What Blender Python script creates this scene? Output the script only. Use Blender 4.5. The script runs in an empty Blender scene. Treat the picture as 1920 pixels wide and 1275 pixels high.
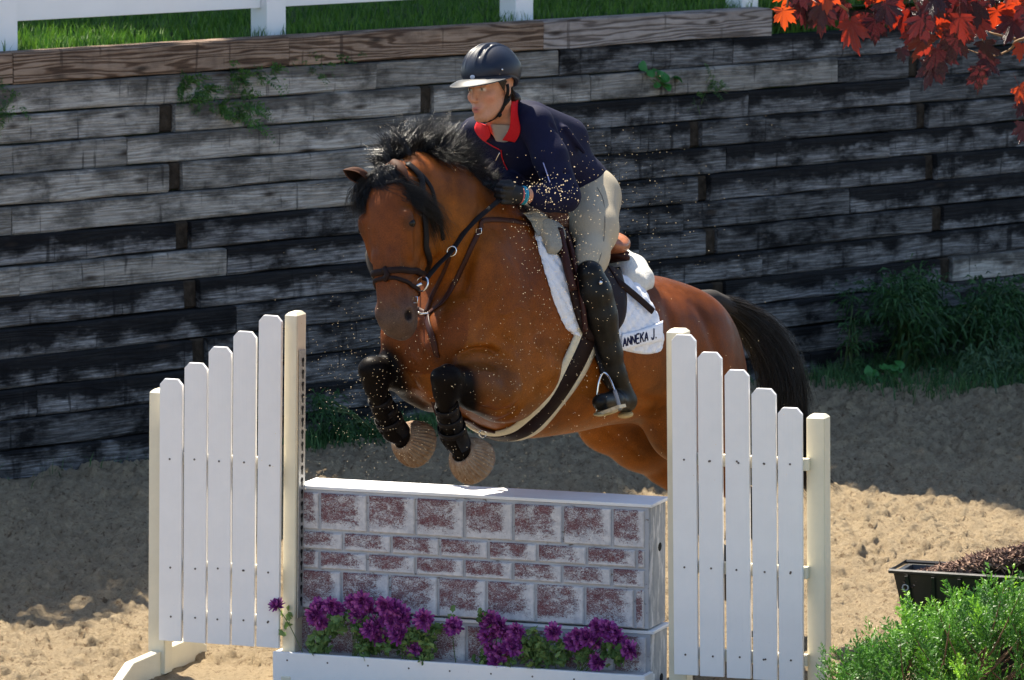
import bpy, bmesh, math, random
import numpy as np
from mathutils import Vector, Matrix
from mathutils.bvhtree import BVHTree
random.seed(7); RS = np.random.RandomState(7)
scn = bpy.context.scene
# ------------------------------------------------------------------ camera
CAM_H = 3.8; FPX = 10000.0; PITCH = math.atan(1237.5/FPX)
cd = bpy.data.cameras.new('camera'); cam = bpy.data.objects.new('camera', cd)
scn.collection.objects.link(cam); scn.camera = cam
cd.sensor_width = 36; cd.lens = 36*FPX/1920; cd.clip_start = 0.5; cd.clip_end = 2000
cam.location = (0, 0, CAM_H); cam.rotation_euler = (math.pi/2-PITCH, 0, 0)
cd.dof.use_dof = True; cd.dof.focus_distance = 20.0; cd.dof.aperture_fstop = 11
# ------------------------------------------------------------------ light
SUN_EL = math.radians(59); SUN_H = Vector((-0.52, 0.855)).normalized()     # towards the sun: behind the jump, left
sunv = Vector((SUN_H.x*math.cos(SUN_EL), SUN_H.y*math.cos(SUN_EL), math.sin(SUN_EL)))
w = bpy.data.worlds.new('World'); scn.world = w; w.use_nodes = True
nt = w.node_tree; bgn = nt.nodes['Background']
sky = nt.nodes.new('ShaderNodeTexSky'); sky.sky_type = 'NISHITA'; sky.sun_disc = False
sky.sun_elevation = SUN_EL; sky.sun_rotation = math.atan2(SUN_H.x, SUN_H.y)
sky.air_density = 1.0; sky.dust_density = 0.8; sky.ozone_density = 2.0
nt.links.new(sky.outputs[0], bgn.inputs[0]); bgn.inputs[1].default_value = 0.095
sl = bpy.data.lights.new('sun', 'SUN'); sl.energy = 5.0; sl.angle = math.radians(0.5); sl.color = (1, .91, .76)
so = bpy.data.objects.new('sun', sl); scn.collection.objects.link(so)
so.rotation_euler = sunv.to_track_quat('Z', 'Y').to_euler(); so.location = (-6, 26, 20)
vs = scn.view_settings
scn.display_settings.display_device = 'sRGB'
vs.view_transform = 'Standard'; vs.look = 'None'; vs.gamma = 1; vs.use_curve_mapping = False; vs.exposure = 1.45
scn.cycles.max_bounces = 8; scn.cycles.diffuse_bounces = 4; scn.cycles.transparent_max_bounces = 8
scn.cycles.use_denoising = True

# ------------------------------------------------------------------ photo geometry -> world
FWD = Vector((0, math.cos(PITCH), -math.sin(PITCH))); UPV = Vector((0, math.sin(PITCH), math.cos(PITCH)))
CAMP = Vector((0, 0, CAM_H))
def ray(u, v): return Vector(((u-960)/FPX, 0, 0)) + UPV*(-(v-637.5)/FPX) + FWD
def P(u, v, d): return CAMP + ray(u, v)*d
def G(u, v, z=0.0):
    r = ray(u, v); return CAMP + r*((z-CAM_H)/r.z)
def pix(p):
    q = Vector(p)-CAMP; d = q.dot(FWD); return 960+FPX*q.x/d, 637.5-FPX*q.dot(UPV)/d, d

# ------------------------------------------------------------------ objects
ROOT = scn.collection
def tag(o, label=None, cat=None, group=None, kind=None):
    if label: o['label'] = label
    if cat: o['category'] = cat
    if group: o['group'] = group
    if kind: o['kind'] = kind
    return o
def empty(name, loc=(0, 0, 0), rz=0, **k):
    o = bpy.data.objects.new(name, None); ROOT.objects.link(o); o.location = loc; o.rotation_euler = (0, 0, rz)
    o.empty_display_size = .1
    return tag(o, **k)
def link(name, me, mat=None, parent=None, world=False, **k):
    o = bpy.data.objects.new(name, me); ROOT.objects.link(o)
    if mat is not None and len(me.materials) == 0:
        for m in (mat if isinstance(mat, (list, tuple)) else [mat]): me.materials.append(m)
    if parent:
        o.parent = parent
        if world:
            o.matrix_parent_inverse = WI(parent)
    return tag(o, **k)
def WI(o):
    def wm(q):
        m = Matrix.Translation(q.location) @ q.rotation_euler.to_matrix().to_4x4() @ Matrix.Diagonal((*q.scale, 1))
        return (wm(q.parent) @ q.matrix_parent_inverse @ m) if q.parent else m
    return wm(o).inverted()
def mesh(name, V, F, smooth=False):
    me = bpy.data.meshes.new(name); me.from_pydata([tuple(v) for v in V], [], [tuple(f) for f in F]); me.update()
    if smooth: me.polygons.foreach_set('use_smooth', [True]*len(me.polygons))
    return me
def meshq(name, V, Q, smooth=True):
    """fast mesh from numpy arrays, Q (n,k) faces of equal size"""
    V = np.asarray(V, np.float32); Q = np.asarray(Q, np.int32); k = Q.shape[1]
    me = bpy.data.meshes.new(name); me.vertices.add(len(V)); me.vertices.foreach_set('co', V.ravel())
    me.loops.add(Q.size); me.loops.foreach_set('vertex_index', Q.ravel())
    me.polygons.add(len(Q)); me.polygons.foreach_set('loop_start', np.arange(0, Q.size, k, dtype=np.int32))
    me.polygons.foreach_set('loop_total', np.full(len(Q), k, np.int32))
    me.update(calc_edges=True); me.validate()
    me.polygons.foreach_set('use_smooth', np.full(len(me.polygons), smooth))
    return me
class MB:
    def __init__(s): s.V = []; s.F = []; s.S = []
    def add(s, V, F, smooth=False):
        n = len(s.V); s.V += [Vector(v) for v in V]; s.F += [tuple(i+n for i in f) for f in F]; s.S += [smooth]*len(F); return s
    def box(s, lo, hi, bev=0, M=None):
        bm = bmesh.new(); bmesh.ops.create_cube(bm, size=1)
        c = [(a+b)/2 for a, b in zip(lo, hi)]; d = [b-a for a, b in zip(lo, hi)]
        for v in bm.verts: v.co = Vector((v.co.x*d[0]+c[0], v.co.y*d[1]+c[1], v.co.z*d[2]+c[2]))
        if bev: bmesh.ops.bevel(bm, geom=bm.edges[:], offset=bev, segments=1 if bev < .003 else 2, affect='EDGES', profile=.5)
        return s.bm(bm, M)
    def bm(s, bm, M=None, smooth=False):
        bm.verts.index_update()
        V = [(M @ v.co if M else v.co.copy()) for v in bm.verts]; F = [[v.index for v in f.verts] for f in bm.faces]; bm.free()
        return s.add(V, F, smooth)
    def tube(s, pts, r, n=8, smooth=True, flat=None, closed=False):
        """tube along pts, radius number or list"""
        pts = [Vector(p) for p in pts]; m = len(pts); rr = r if isinstance(r, (list, tuple)) else [r]*m
        V = []; F = []; up = None
        for i, p in enumerate(pts):
            a = pts[(i-1) % m] if (i > 0 or closed) else p; b = pts[(i+1) % m] if (i < m-1 or closed) else p
            t = (b-a).normalized()
            if up is None:
                up = t.orthogonal().normalized()
            up = (up - t*up.dot(t)).normalized(); bb = t.cross(up)
            for k in range(n):
                q = 2*math.pi*k/n; V.append(p+(up*math.cos(q)+bb*math.sin(q))*rr[i])
        for i in range(m if closed else m-1):
            for k in range(n):
                i2 = (i+1) % m
                F.append((i*n+k, i*n+(k+1) % n, i2*n+(k+1) % n, i2*n+k))
        if not closed:
            F.append(tuple(range(n))[::-1]); F.append(tuple((m-1)*n+k for k in range(n)))
        return s.add(V, F, smooth)
    def build(s, name, mat=None, parent=None, world=False, **k):
        me = mesh(name, s.V, s.F)
        me.polygons.foreach_set('use_smooth', s.S)
        return link(name, me, mat, parent, world, **k)
def torus(c, R, r, ax, ax2, n=24, m=8):
    c = Vector(c); a = Vector(ax).normalized(); b = Vector(ax2).normalized()
    return [c+(a*math.cos(2*math.pi*i/n)*R+b*math.sin(2*math.pi*i/n)*R) for i in range(n)]
def copy_tree(o, parent=None):
    c = o.copy(); ROOT.objects.link(c)
    if parent: c.parent = parent
    for ch in [x for x in KIDS.get(o.name, [])]: copy_tree(ch, c)
    return c
KIDS = {}

# ------------------------------------------------------------------ noise in numpy
def vnoise(x, y, seed=0):
    xi = np.floor(x).astype(np.int64); yi = np.floor(y).astype(np.int64); xf = x-xi; yf = y-yi
    def h(a, b):
        n = (a*374761393+b*668265263+seed*982451653) & 0xffffffff
        n = ((n ^ (n >> 13))*1274126177) & 0xffffffff
        return ((n ^ (n >> 16)) & 0xffff)/65535.0
    u = xf*xf*(3-2*xf); v = yf*yf*(3-2*yf)
    return (h(xi, yi)*(1-u)+h(xi+1, yi)*u)*(1-v)+(h(xi, yi+1)*(1-u)+h(xi+1, yi+1)*u)*v
def fbm(x, y, o=4, seed=0, g=.5):
    s = 0; a = 1; t = 0
    for i in range(o): s = s+a*vnoise(x*2**i, y*2**i, seed+i); t += a; a *= g
    return s/t

# ------------------------------------------------------------------ materials
class N:
    def __init__(s, name):
        m = bpy.data.materials.new(name); m.use_nodes = True; s.m = m; s.t = m.node_tree
        s.b = s.t.nodes['Principled BSDF']; s.out = s.t.nodes['Material Output']
    def n(s, typ, **k):
        q = s.t.nodes.new('ShaderNode'+typ)
        for a, b in k.items():
            if a.startswith('i_'): q.inputs[a[2:].replace('_', ' ')].default_value = b
            else: setattr(q, a, b)
        return q
    def l(s, a, b): s.t.links.new(a, b)
    def coord(s, which='Object', scale=(1, 1, 1), loc=None, rnd=False):
        tc = s.n('TexCoord'); mp = s.n('Mapping'); s.l(tc.outputs[which], mp.inputs['Vector'])
        mp.inputs['Scale'].default_value = scale
        if rnd:
            oi = s.n('ObjectInfo'); mm = s.n('Math', operation='MULTIPLY'); mm.inputs[1].default_value = 37.0
            s.l(oi.outputs['Random'], mm.inputs[0])
            cx = s.n('CombineXYZ')
            for i in range(3): s.l(mm.outputs[0], cx.inputs[i])
            s.l(cx.outputs[0], mp.inputs['Location'])
        return mp.outputs[0]
    def noise(s, vec, scale, detail=4, rough=.6, dist=0, out='Fac'):
        q = s.n('TexNoise'); q.inputs['Scale'].default_value = scale; q.inputs['Detail'].default_value = detail
        q.inputs['Roughness'].default_value = rough; q.inputs['Distortion'].default_value = dist
        if vec is not None: s.l(vec, q.inputs['Vector'])
        return q.outputs[out]
    def ramp(s, fac, stops, interp='LINEAR'):
        r = s.n('ValToRGB'); e = r.color_ramp.elements; r.color_ramp.interpolation = interp
        while len(e) < len(stops): e.new(.5)
        for el, (p, c) in zip(e, stops):
            el.position = p; el.color = (*c, 1) if hasattr(c, '__len__') else (c, c, c, 1)
        s.l(fac, r.inputs[0]); return r.outputs[0]
    def mix(s, fac, a, b, blend='MIX'):
        q = s.n('Mix', data_type='RGBA', blend_type=blend)
        for i, x in ((0, fac), (6, a), (7, b)):
            if isinstance(x, (int, float)): q.inputs[i].default_value = x
            elif isinstance(x, (tuple, list)): q.inputs[i].default_value = (*x, 1)
            else: s.l(x, q.inputs[i])
        return q.outputs[2]
    def math(s, op, a, b=None):
        q = s.n('Math', operation=op)
        for i, x in enumerate((a, b)):
            if x is None: continue
            if isinstance(x, (int, float)): q.inputs[i].default_value = x
            else: s.l(x, q.inputs[i])
        return q.outputs[0]
    def set(s, col=None, rough=None, spec=None, **k):
        if col is not None:
            if isinstance(col, tuple): s.b.inputs['Base Color'].default_value = (*col, 1)
            else: s.l(col, s.b.inputs['Base Color'])
        if rough is not None:
            if isinstance(rough, (int, float)): s.b.inputs['Roughness'].default_value = rough
            else: s.l(rough, s.b.inputs['Roughness'])
        if spec is not None: s.b.inputs['Specular IOR Level'].default_value = spec
        for a, b in k.items():
            s.b.inputs[a.replace('_', ' ')].default_value = b
        return s
    def bump(s, h, dist=.01, strength=1):
        q = s.n('Bump'); q.inputs['Distance'].default_value = dist; q.inputs['Strength'].default_value = strength
        s.l(h, q.inputs['Height']); s.l(q.outputs[0], s.b.inputs['Normal']); return s

def simple(name, col, rough=.6, spec=.4, var=.15, scale=30, bump=.002, **k):
    a = N(name); v = a.coord('Object'); f = a.noise(v, scale, 5)
    c = a.ramp(f, [(.3, tuple(x*(1-var) for x in col)), (.7, tuple(min(1, x*(1+var)) for x in col))])
    a.set(c, rough, spec, **k)
    if bump: a.bump(f, bump)
    return a.m
def leafmat(name, c1, c2, trans=.4, rough=.45, tcol=None, spec=.4, rnd='Object Info'):
    a = N(name); v = a.coord('Object'); f = a.noise(v, 9, 3)
    g = a.n('NewGeometry'); fac = a.math('ADD', a.math('MULTIPLY', f, .5), a.math('MULTIPLY', g.outputs['Random Per Island'], .5))
    c = a.ramp(fac, [(.3, c1), (.7, c2)]); a.set(c, rough, spec)
    tr = a.n('BsdfTranslucent'); 
    if tcol: a.l(a.mix(.75, c, tcol), tr.inputs[0])
    else: a.l(c, tr.inputs[0])
    ms = a.n('MixShader'); ms.inputs[0].default_value = trans
    a.l(a.b.outputs[0], ms.inputs[1]); a.l(tr.outputs[0], ms.inputs[2]); a.l(ms.outputs[0], a.out.inputs[0])
    return a.m
# ================================================================== SETTING
# ---- sand arena
def sand_mat():
    a = N('arena_sand'); v = a.coord('Object')
    f = a.noise(v, 3.0, 6, .6); f2 = a.noise(v, 60, 6, .75); f3 = a.noise(v, 420, 3, .7)
    c = a.ramp(f2, [(.25, (.30, .21, .125)), (.5, (.58, .45, .28)), (.75, (.74, .60, .40))])
    c = a.mix(a.ramp(f, [(.35, .0), (.7, .35)]), c, (.31, .235, .155))
    c = a.mix(.25, c, a.ramp(f3, [(.3, (.16, .11, .07)), (.7, (.62, .48, .31))]))
    sp_ = a.n('Mapping'); sp_.inputs['Scale'].default_value = (1, .55, 1); a.l(v, sp_.inputs['Vector']); f4 = a.noise(sp_.outputs[0], 38, 4, .65)
    c = a.mix(a.ramp(f4, [(.57, 0.), (.66, .75)]), c, (.17, .105, .055))  # dark brown specks painted in as small shadows among the clods
    a.set(c, .95, .15)
    a.bump(a.math('ADD', f2, a.math('MULTIPLY', f3, .5)), .035, 1)
    return a.m
def axis(lo, hi, step, far):
    left = [lo-d for d in (150, 60, 25, 10, 4, 1.5, .6, .25, .1)]; right = [hi+d for d in (.1, .25, .6, 1.5, 4, 10, 25, 60, 300)]
    return np.array(left+list(np.arange(lo, hi, step))+right)
xs = axis(-3.1, 3.3, .012, 1); ys = np.concatenate([axis(19.2, 30.2, .016, 1)[:9], np.arange(19.2, 24.5, .014), np.arange(24.5, 30.2, .024), axis(19.2, 30.2, .016, 1)[-9:]])
gx, gy = np.meshgrid(xs, ys)
core = ((gx > -3.4) & (gx < 3.6) & (gy > 18.9) & (gy < 30.5)).astype(float)
def clump(x, y, s, seed):
    n = fbm(x*s, y*s, 3, seed); return np.maximum(0, n-.52)*2
gz = (fbm(gx*1.3, gy*1.3, 3, 5)-.5)*.06 + (fbm(gx*5, gy*4, 3, 9)-.5)*.034
sstep = lambda x, a, b: np.clip((x-a)/(b-a), 0, 1)**2*(3-2*np.clip((x-a)/(b-a), 0, 1))
gz += sstep(fbm(gx*9, gy*8, 3, 20), .48, .60)*.016*(.4+fbm(gx*3, gy*3, 2, 21)) + sstep(fbm(gx*20, gy*17, 2, 33), .50, .66)*.026*(.3+fbm(gx*2.2, gy*2.2, 2, 23)) + (fbm(gx*40, gy*44, 2, 40)-.5)*.030 - sstep(fbm(gx*12, gy*10, 2, 44), .62, .74)*.010 - sstep(fbm(gx*30, gy*30, 2, 51), .56, .72)*.012
rs = np.random.RandomState(3)                         # hoof prints
for i in range(150):
    px, py = rs.uniform(-3, 3.2), rs.uniform(19.5, 26.5); r = rs.uniform(.05, .085); a = rs.uniform(0, 6.28)
    m = (np.abs(gx-px) < .3) & (np.abs(gy-py) < .3)
    dx = (gx[m]-px); dy = (gy[m]-py); q = np.sqrt((dx*math.cos(a)+dy*math.sin(a))**2+((dy*math.cos(a)-dx*math.sin(a))*.8)**2)/r
    gz[m] += -.016*np.exp(-(q**3)) + .016*np.exp(-((q-1.35)/.3)**2)*(vnoise(gx[m]*25, gy[m]*25, 77)*1.4)
gz = gz*core
_a = math.radians(19.7); _lx = (gx+.144)*math.cos(_a)-(gy-19.75)*math.sin(_a); _ly = (gx+.144)*math.sin(_a)+(gy-19.75)*math.cos(_a)
_m = (np.abs(_lx) < 1.5) & (_ly > -.75) & (_ly < .35); gz[_m] = np.minimum(gz[_m], .004*np.sin(gx[_m]*90)-.004)
ny, nx = gx.shape
idx = np.arange(nx*ny).reshape(ny, nx)
Q = np.stack([idx[:-1, :-1], idx[:-1, 1:], idx[1:, 1:], idx[1:, :-1]], -1).reshape(-1, 4)
M_SAND = sand_mat()
link('ground', meshq('ground', np.stack([gx, gy, gz], -1).reshape(-1, 3), Q), M_SAND, kind='structure')

# ---- timber retaining wall
WA = Vector((-2.42, 25.2, 0)); WE = Vector((.731, .682, 0)).normalized(); WN = Vector((WE.y, -WE.x, 0))
CH = .1435; STEP = .029; NC = 14
WRZ = math.atan2(WE.y, WE.x)
def ws(u, j):
    """distance along the wall where course j crosses photo column u"""
    z = (j+.5)*CH; o = WA-WN*(STEP*j); lo, hi = -8, 40
    for _ in range(40):
        m = (lo+hi)/2
        if pix(o+WE*m+Vector((0, 0, z)))[0] < u: lo = m
        else: hi = m
    return lo
def timber_mat(name, base, dark, light, stain=.5, thr=1.28, fw=.93):
    a = N(name); v = a.coord('Object', (1, 1, 1), rnd=True)
    mp = a.n('Mapping'); mp.inputs['Scale'].default_value = (.55, 6, 6); a.l(v, mp.inputs['Vector'])
    # growth rings bent by knots
    warp = a.noise(mp.outputs[0], 1.6, 3, .5, 0, 'Color')
    vm = a.n('VectorMath', operation='MULTIPLY_ADD'); a.l(warp, vm.inputs[0]); vm.inputs[1].default_value = (1.2, 1.2, 1.2); a.l(mp.outputs[0], vm.inputs[2])
    wv = a.n('TexWave', wave_type='BANDS', bands_direction='Z'); wv.inputs['Scale'].default_value = 2.2; wv.inputs['Distortion'].default_value = 3.5
    wv.inputs['Detail'].default_value = 3; wv.inputs['Detail Scale'].default_value = 1.2
    a.l(vm.outputs[0], wv.inputs['Vector'])
    ms = a.n('Mapping'); ms.inputs['Scale'].default_value = (1.6, 55, 55); a.l(v, ms.inputs['Vector'])
    fib = a.noise(ms.outputs[0], 3, 5, .7)
    mb_ = a.n('Mapping'); mb_.inputs['Scale'].default_value = (.7, 1, 1.5); a.l(v, mb_.inputs['Vector']); blot = a.noise(mb_.outputs[0], 5.5, 7, .7)
    ms2 = a.n('Mapping'); ms2.inputs['Scale'].default_value = (1.1, 1, .45); a.l(v, ms2.inputs['Vector'])
    str_ = a.noise(ms2.outputs[0], 9, 4, .6)
    g = a.mix(fw, a.ramp(wv.outputs[0], [(.1, 0.), (.6, 1.)]), fib)
    c = a.ramp(g, [(.25, tuple(x*.35 for x in base)), (.47, base), (.72, light)])
    c = a.mix(a.ramp(blot, [(.46, 0.), (.64, stain)]), c, dark)
    c = a.mix(a.ramp(str_, [(.60, 0.), (.70, .7*stain)]), c, dark)
    oi = a.n('ObjectInfo')
    sz = a.n('SeparateXYZ'); a.l(a.coord('Object'), sz.inputs[0])
    ml = a.n('Mapping'); ml.inputs['Scale'].default_value = (2.6, 5, 5); a.l(v, ml.inputs['Vector']); run = a.noise(ml.outputs[0], 1.7, 5, .62)
    ob = a.n('ObjectInfo'); tm = a.math('ADD', a.math('MULTIPLY', sz.outputs[2], 8.0), a.math('ADD', a.math('MULTIPLY', run, 2.2), a.math('MULTIPLY', ob.outputs['Random'], .8)))
    c = a.mix(a.ramp(a.math('MULTIPLY', tm, .3), [(thr*.3, 0.), ((thr+.38)*.3, stain)]), c, dark)
    c = a.mix(1.0, c, a.ramp(oi.outputs['Random'], [(0, .50), (.5, .85), (1, 1.0)]), 'MULTIPLY')
    mv = a.n('Mapping'); mv.inputs['Scale'].default_value = (14, 1, 1.2); a.l(v, mv.inputs['Vector']); crk = a.noise(mv.outputs[0], 1.6, 3, .55)
    c = a.mix(a.ramp(crk, [(.64, 0.), (.68, .7)]), c, dark)
    # knots
    mk = a.n('Mapping'); mk.inputs['Scale'].default_value = (2.6, 6, 9); a.l(v, mk.inputs['Vector'])
    vo = a.n('TexVoronoi'); vo.inputs['Scale'].default_value = 1; a.l(mk.outputs[0], vo.inputs['Vector'])
    c = a.mix(a.ramp(vo.outputs['Distance'], [(.05, .9), (.17, 0.)]), c, (.035, .026, .02))
    a.set(c, .9, .2); a.bump(a.mix(.5, fib, wv.outputs[0]), .006, .8)
    return a.m
M_TW = timber_mat('weathered_skylit_timber', (.33, .305, .27), (.034, .032, .030), (.62, .58, .52), .72, 2.25)  # weathered wood, lightened further to paint in skylight at upper left
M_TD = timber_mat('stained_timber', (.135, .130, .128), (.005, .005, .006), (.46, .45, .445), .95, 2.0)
M_TC = timber_mat('brown_cap_timber', (.19, .118, .078), (.05, .032, .024), (.36, .26, .19), .35, 2.5, .62)
M_TC2 = timber_mat('greyed_cap_timber', (.26, .215, .19), (.09, .07, .06), (.40, .35, .32), .3, 2.5, .62)
M_END = simple('rotten_end_grain', (.035, .027, .02), .95, .1, .5, 25, .01)
wall = empty('retaining_wall', WA, WRZ, label='weathered grey timber retaining wall with stepped courses and dark post ends', cat='wall')
rw = random.Random(11)
dead_u = [(315, (11, 9, 7, 5, 3, 1)), (802, (11, 9, 7, 5, 3, 1)), (1290, (9, 7, 5, 3, 1)), (1715, (11, 9, 7, 5, 3, 1)), (-170, (11, 9, 7, 5, 3))]
def timber(x0, x1, j, mat, name='plank', dy=0, z0=None, h=CH, y1=None):
    L = x1-x0; n = max(3, int(L/.10)); z0 = j*CH if z0 is None else z0
    yf = STEP*j-.0+dy; yb = STEP*j+.14+dy if y1 is None else y1
    bv = .009; V = []; F = []
    prof = [(yf, z0+bv), (yf, z0+h-bv-.006), (yf+bv, z0+h-.006), (yb, z0+h-.006), (yb, z0), (yf+bv, z0)]
    sd = rw.random()*100
    warp = rw.uniform(-.004, .004)
    for i in range(n+1):
        x = x0+.0025+(L-.005)*i/n
        for k, (y, z) in enumerate(prof):
            jx = (vnoise(np.array(x*6+sd), np.array(k*3.1+sd), 3)-.5)*.012
            jz = (vnoise(np.array(x*4+sd), np.array(k*5.7+sd), 4)-.5)*.010
            V.append((x, y+(float(jx)+warp*math.sin(i/n*3.1) if k in (0, 1, 2, 5) else 0), z+(float(jz) if k in (1, 2, 0, 5) else 0)))
    m = len(prof)
    for i in range(n):
        for k in range(m):
            F.append((i*m+k, (i+1)*m+k, (i+1)*m+(k+1) % m, i*m+(k+1) % m))
    F.append(tuple(range(m))); F.append(tuple(n*m+k for k in range(m))[::-1])
    # local origin at the timber
    me = mesh(name, [(a-x0, b, c-z0) for a, b, c in V], F)
    me.materials.append(mat); o = link(name, me, None, wall); o.location = (x0, 0, z0); return o
S0, S1 = -2.2, 11.5
top_joint = [ws(u, 13) for u in (18, 535, 1012)]; top_end = ws(1441, 13)
pts = [S0]+top_joint+[top_end]
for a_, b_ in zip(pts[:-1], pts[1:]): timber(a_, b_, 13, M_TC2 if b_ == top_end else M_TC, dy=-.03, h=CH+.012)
for j in range(NC-1):
    cuts = []
    for u, js in dead_u:
        if j in js: s = ws(u+(11-j)*7.6, j); cuts.append((s-.047, s+.047))
    cuts.sort(); segs = []; x = S0
    for c0, c1 in cuts:
        segs.append((x, c0)); x = c1
        zz = j*CH; timber(c0+.004, c1-.004, j, M_END, 'tie_end', dy=.025)
    segs.append((x, S1))
    for a_, b_ in segs:
        x = a_
        while b_-x > .02:
            L = rw.choice((1.3, 1.9, 2.44)) if x > a_ or rw.random() < .5 else rw.uniform(.7, 1.8)
            e = x+L
            if b_-e < .45: e = b_
            u = pix(WA+WE*((x+e)/2)-WN*STEP*j+Vector((0, 0, j*CH)))[0]
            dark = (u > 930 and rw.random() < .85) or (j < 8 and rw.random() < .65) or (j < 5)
            if j >= 10 and u < 900: dark = False  # pale timber on the upper left courses stands in for skylight
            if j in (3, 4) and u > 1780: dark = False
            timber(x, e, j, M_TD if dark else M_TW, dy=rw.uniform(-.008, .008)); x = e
# ---- bank behind wall
def WP(s, b, z): return WA+WE*s-WN*b+Vector((0, 0, z))
ZT = NC*CH-.02
def bank():
    ss = [-160, -60, -20]+list(np.arange(-6, 18, .25))+[30, 80, 200]; bb = [STEP*13+.1, .6, .8]+list(np.arange(1.0, 6, .25))+[9, 20, 60, 250]
    V = []; F = []
    for b in bb:
        for s in ss:
            p = WP(s, b, ZT-.005+max(0, b-1)*.012*(b < 60)+(random.uniform(-.02, .02) if .8 < b < 8 else 0)); V.append(p)
    n = len(ss)
    for i in range(len(bb)-1):
        for k in range(n-1): F.append((i*n+k, i*n+k+1, (i+1)*n+k+1, (i+1)*n+k))
    a = N('lawn_soil'); f = a.noise(a.coord('Object'), 8, 5)
    a.set(a.ramp(f, [(.3, (.02, .045, .012)), (.7, (.05, .09, .02))]), .95, .1).bump(f, .03)
    link('bank', mesh('bank', V, F, True), a.m, kind='structure')
    # soil fill behind the planks
    fb = MB(); fb.box((S0, .52, -.2), (S1, .75, ZT-.03), M=Matrix.Translation(WA) @ Matrix.Rotation(WRZ, 4, 'Z'))
    sm = simple('dark_soil', (.02, .016, .012), .95, .1)
    fb.build('bank_soil', sm, kind='structure')
    f2 = MB(); f2.add([(S0, .135, -.2), (S1, .135, -.2), (S1, .40, ZT-.30), (S0, .40, ZT-.30), (S0, .50, ZT-.135), (S1, .50, ZT-.135), (S1, .66, ZT-.01), (S0, .66, ZT-.01)], [(0, 1, 2, 3), (3, 2, 5, 4), (4, 5, 6, 7)])
    for v in range(8): f2.V[v] = Matrix.Translation(WA) @ Matrix.Rotation(WRZ, 4, 'Z') @ f2.V[v]
    f2.build('backfill', a.m, kind='structure')
bank()
M_GRASS = leafmat('lawn_grass', (.028, .10, .012), (.11, .23, .022), .35, .5)
def blades(name, roots, hfun, wid, mat, seed=1, lean=.5, **k):
    r = np.random.RandomState(seed); n = len(roots); roots = np.asarray(roots)
    h = hfun(r, n); a = r.uniform(0, 2*np.pi, n); ln = r.uniform(.1, lean, n)*h
    dx = np.cos(a); dy = np.sin(a); b = r.uniform(0, np.pi, n); wx = np.cos(b)*wid/2; wy = np.sin(b)*wid/2
    V = np.zeros((n, 5, 3)); V[:, 0] = roots+np.stack([-wx, -wy, 0*wx-.01], 1); V[:, 1] = roots+np.stack([wx, wy, 0*wx-.01], 1)
    mid = roots+np.stack([dx*ln*.35, dy*ln*.35, h*.6], 1)
    V[:, 2] = mid+np.stack([wx*.7, wy*.7, 0*wx], 1); V[:, 3] = mid-np.stack([wx*.7, wy*.7, 0*wx], 1)
    V[:, 4] = roots+np.stack([dx*ln, dy*ln, h], 1)
    i = np.arange(n)[:, None]*5
    T = np.concatenate([i+np.array([[0, 1, 2]]), i+np.array([[0, 2, 3]]), i+np.array([[3, 2, 4]])], 0)
    return link(name, meshq(name, V.reshape(-1, 3), T, False), mat, **k)
r = np.random.RandomState(2); rt = []
for i in range(46000):
    s = r.uniform(-1.5, 9.5); b = .56+r.uniform(0, 1)**1.2*5.0; p = WP(s, b, ZT+max(0, b-1)*.012); rt.append(p)
for i in range(6000):
    s = r.uniform(top_end-.05, 9.5); q_ = r.uniform(0, 1); rt.append(WP(s, .46+.2*q_, ZT-.16+.15*q_))
blades('lawn', rt, lambda r, n: r.uniform(.03, .085, n), .007, M_GRASS, 3, .8, kind='stuff', label='short green lawn on the bank behind the white fence', cat='grass')
# weeds along the foot of the wall
rt = []
for i in range(24000):
    s = r.uniform(-2, 11); bfr = -abs(r.normal(0, .12))
    p = WP(s, bfr, 0)
    u = pix(p)[0]
    dens = 1.0 if u > 1480 else (.6 if 560 < u < 1240 else .02)
    if u > 1480: p = WP(s, -r.uniform(0, 1)**1.3*1.1-.02, 0)
    if r.rand() < dens: rt.append(p)
M_WEED = leafmat('weedy_grass', (.03, .095, .03), (.085, .18, .05), .3, .6)
blades('weeds', rt, lambda r, n: r.uniform(.03, .13, n), .008, M_WEED, 4, 1.0, kind='stuff', label='low weedy grass along the foot of the timber wall', cat='grass')

# ---- white rail fence on the bank
M_VINYL = simple('white_fence_vinyl', (.80, .81, .82), .35, .5, .03, 3, .0005)
fence = empty('rail_fence', WP(0, .66, ZT), WRZ, label='white board fence standing on the grass bank above the wall', cat='fence')
FB = Matrix.Translation((0, 0, 0))
fs = [ws(u, 13)+.20 for u in (-480, 5, 515, 985, 1412, 1850)]
for s in fs:
    m = MB().box((s-.064, -.064, -.15), (s+.064, .064, 1.35), .004)
    o = m.build('post', M_VINYL, fence)
    cp = MB().box((s-.072, -.072, 1.352), (s+.072, .072, 1.38), .006); cp.build('post_cap', M_VINYL, fence)
for a_, b_ in zip(fs[:-1], fs[1:]):
    for z in (.155, .62, 1.08):
        MB().box((a_+.066, -.019, z), (b_-.066, .019, z+.14), .003).build('rail', M_VINYL, fence)

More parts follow.
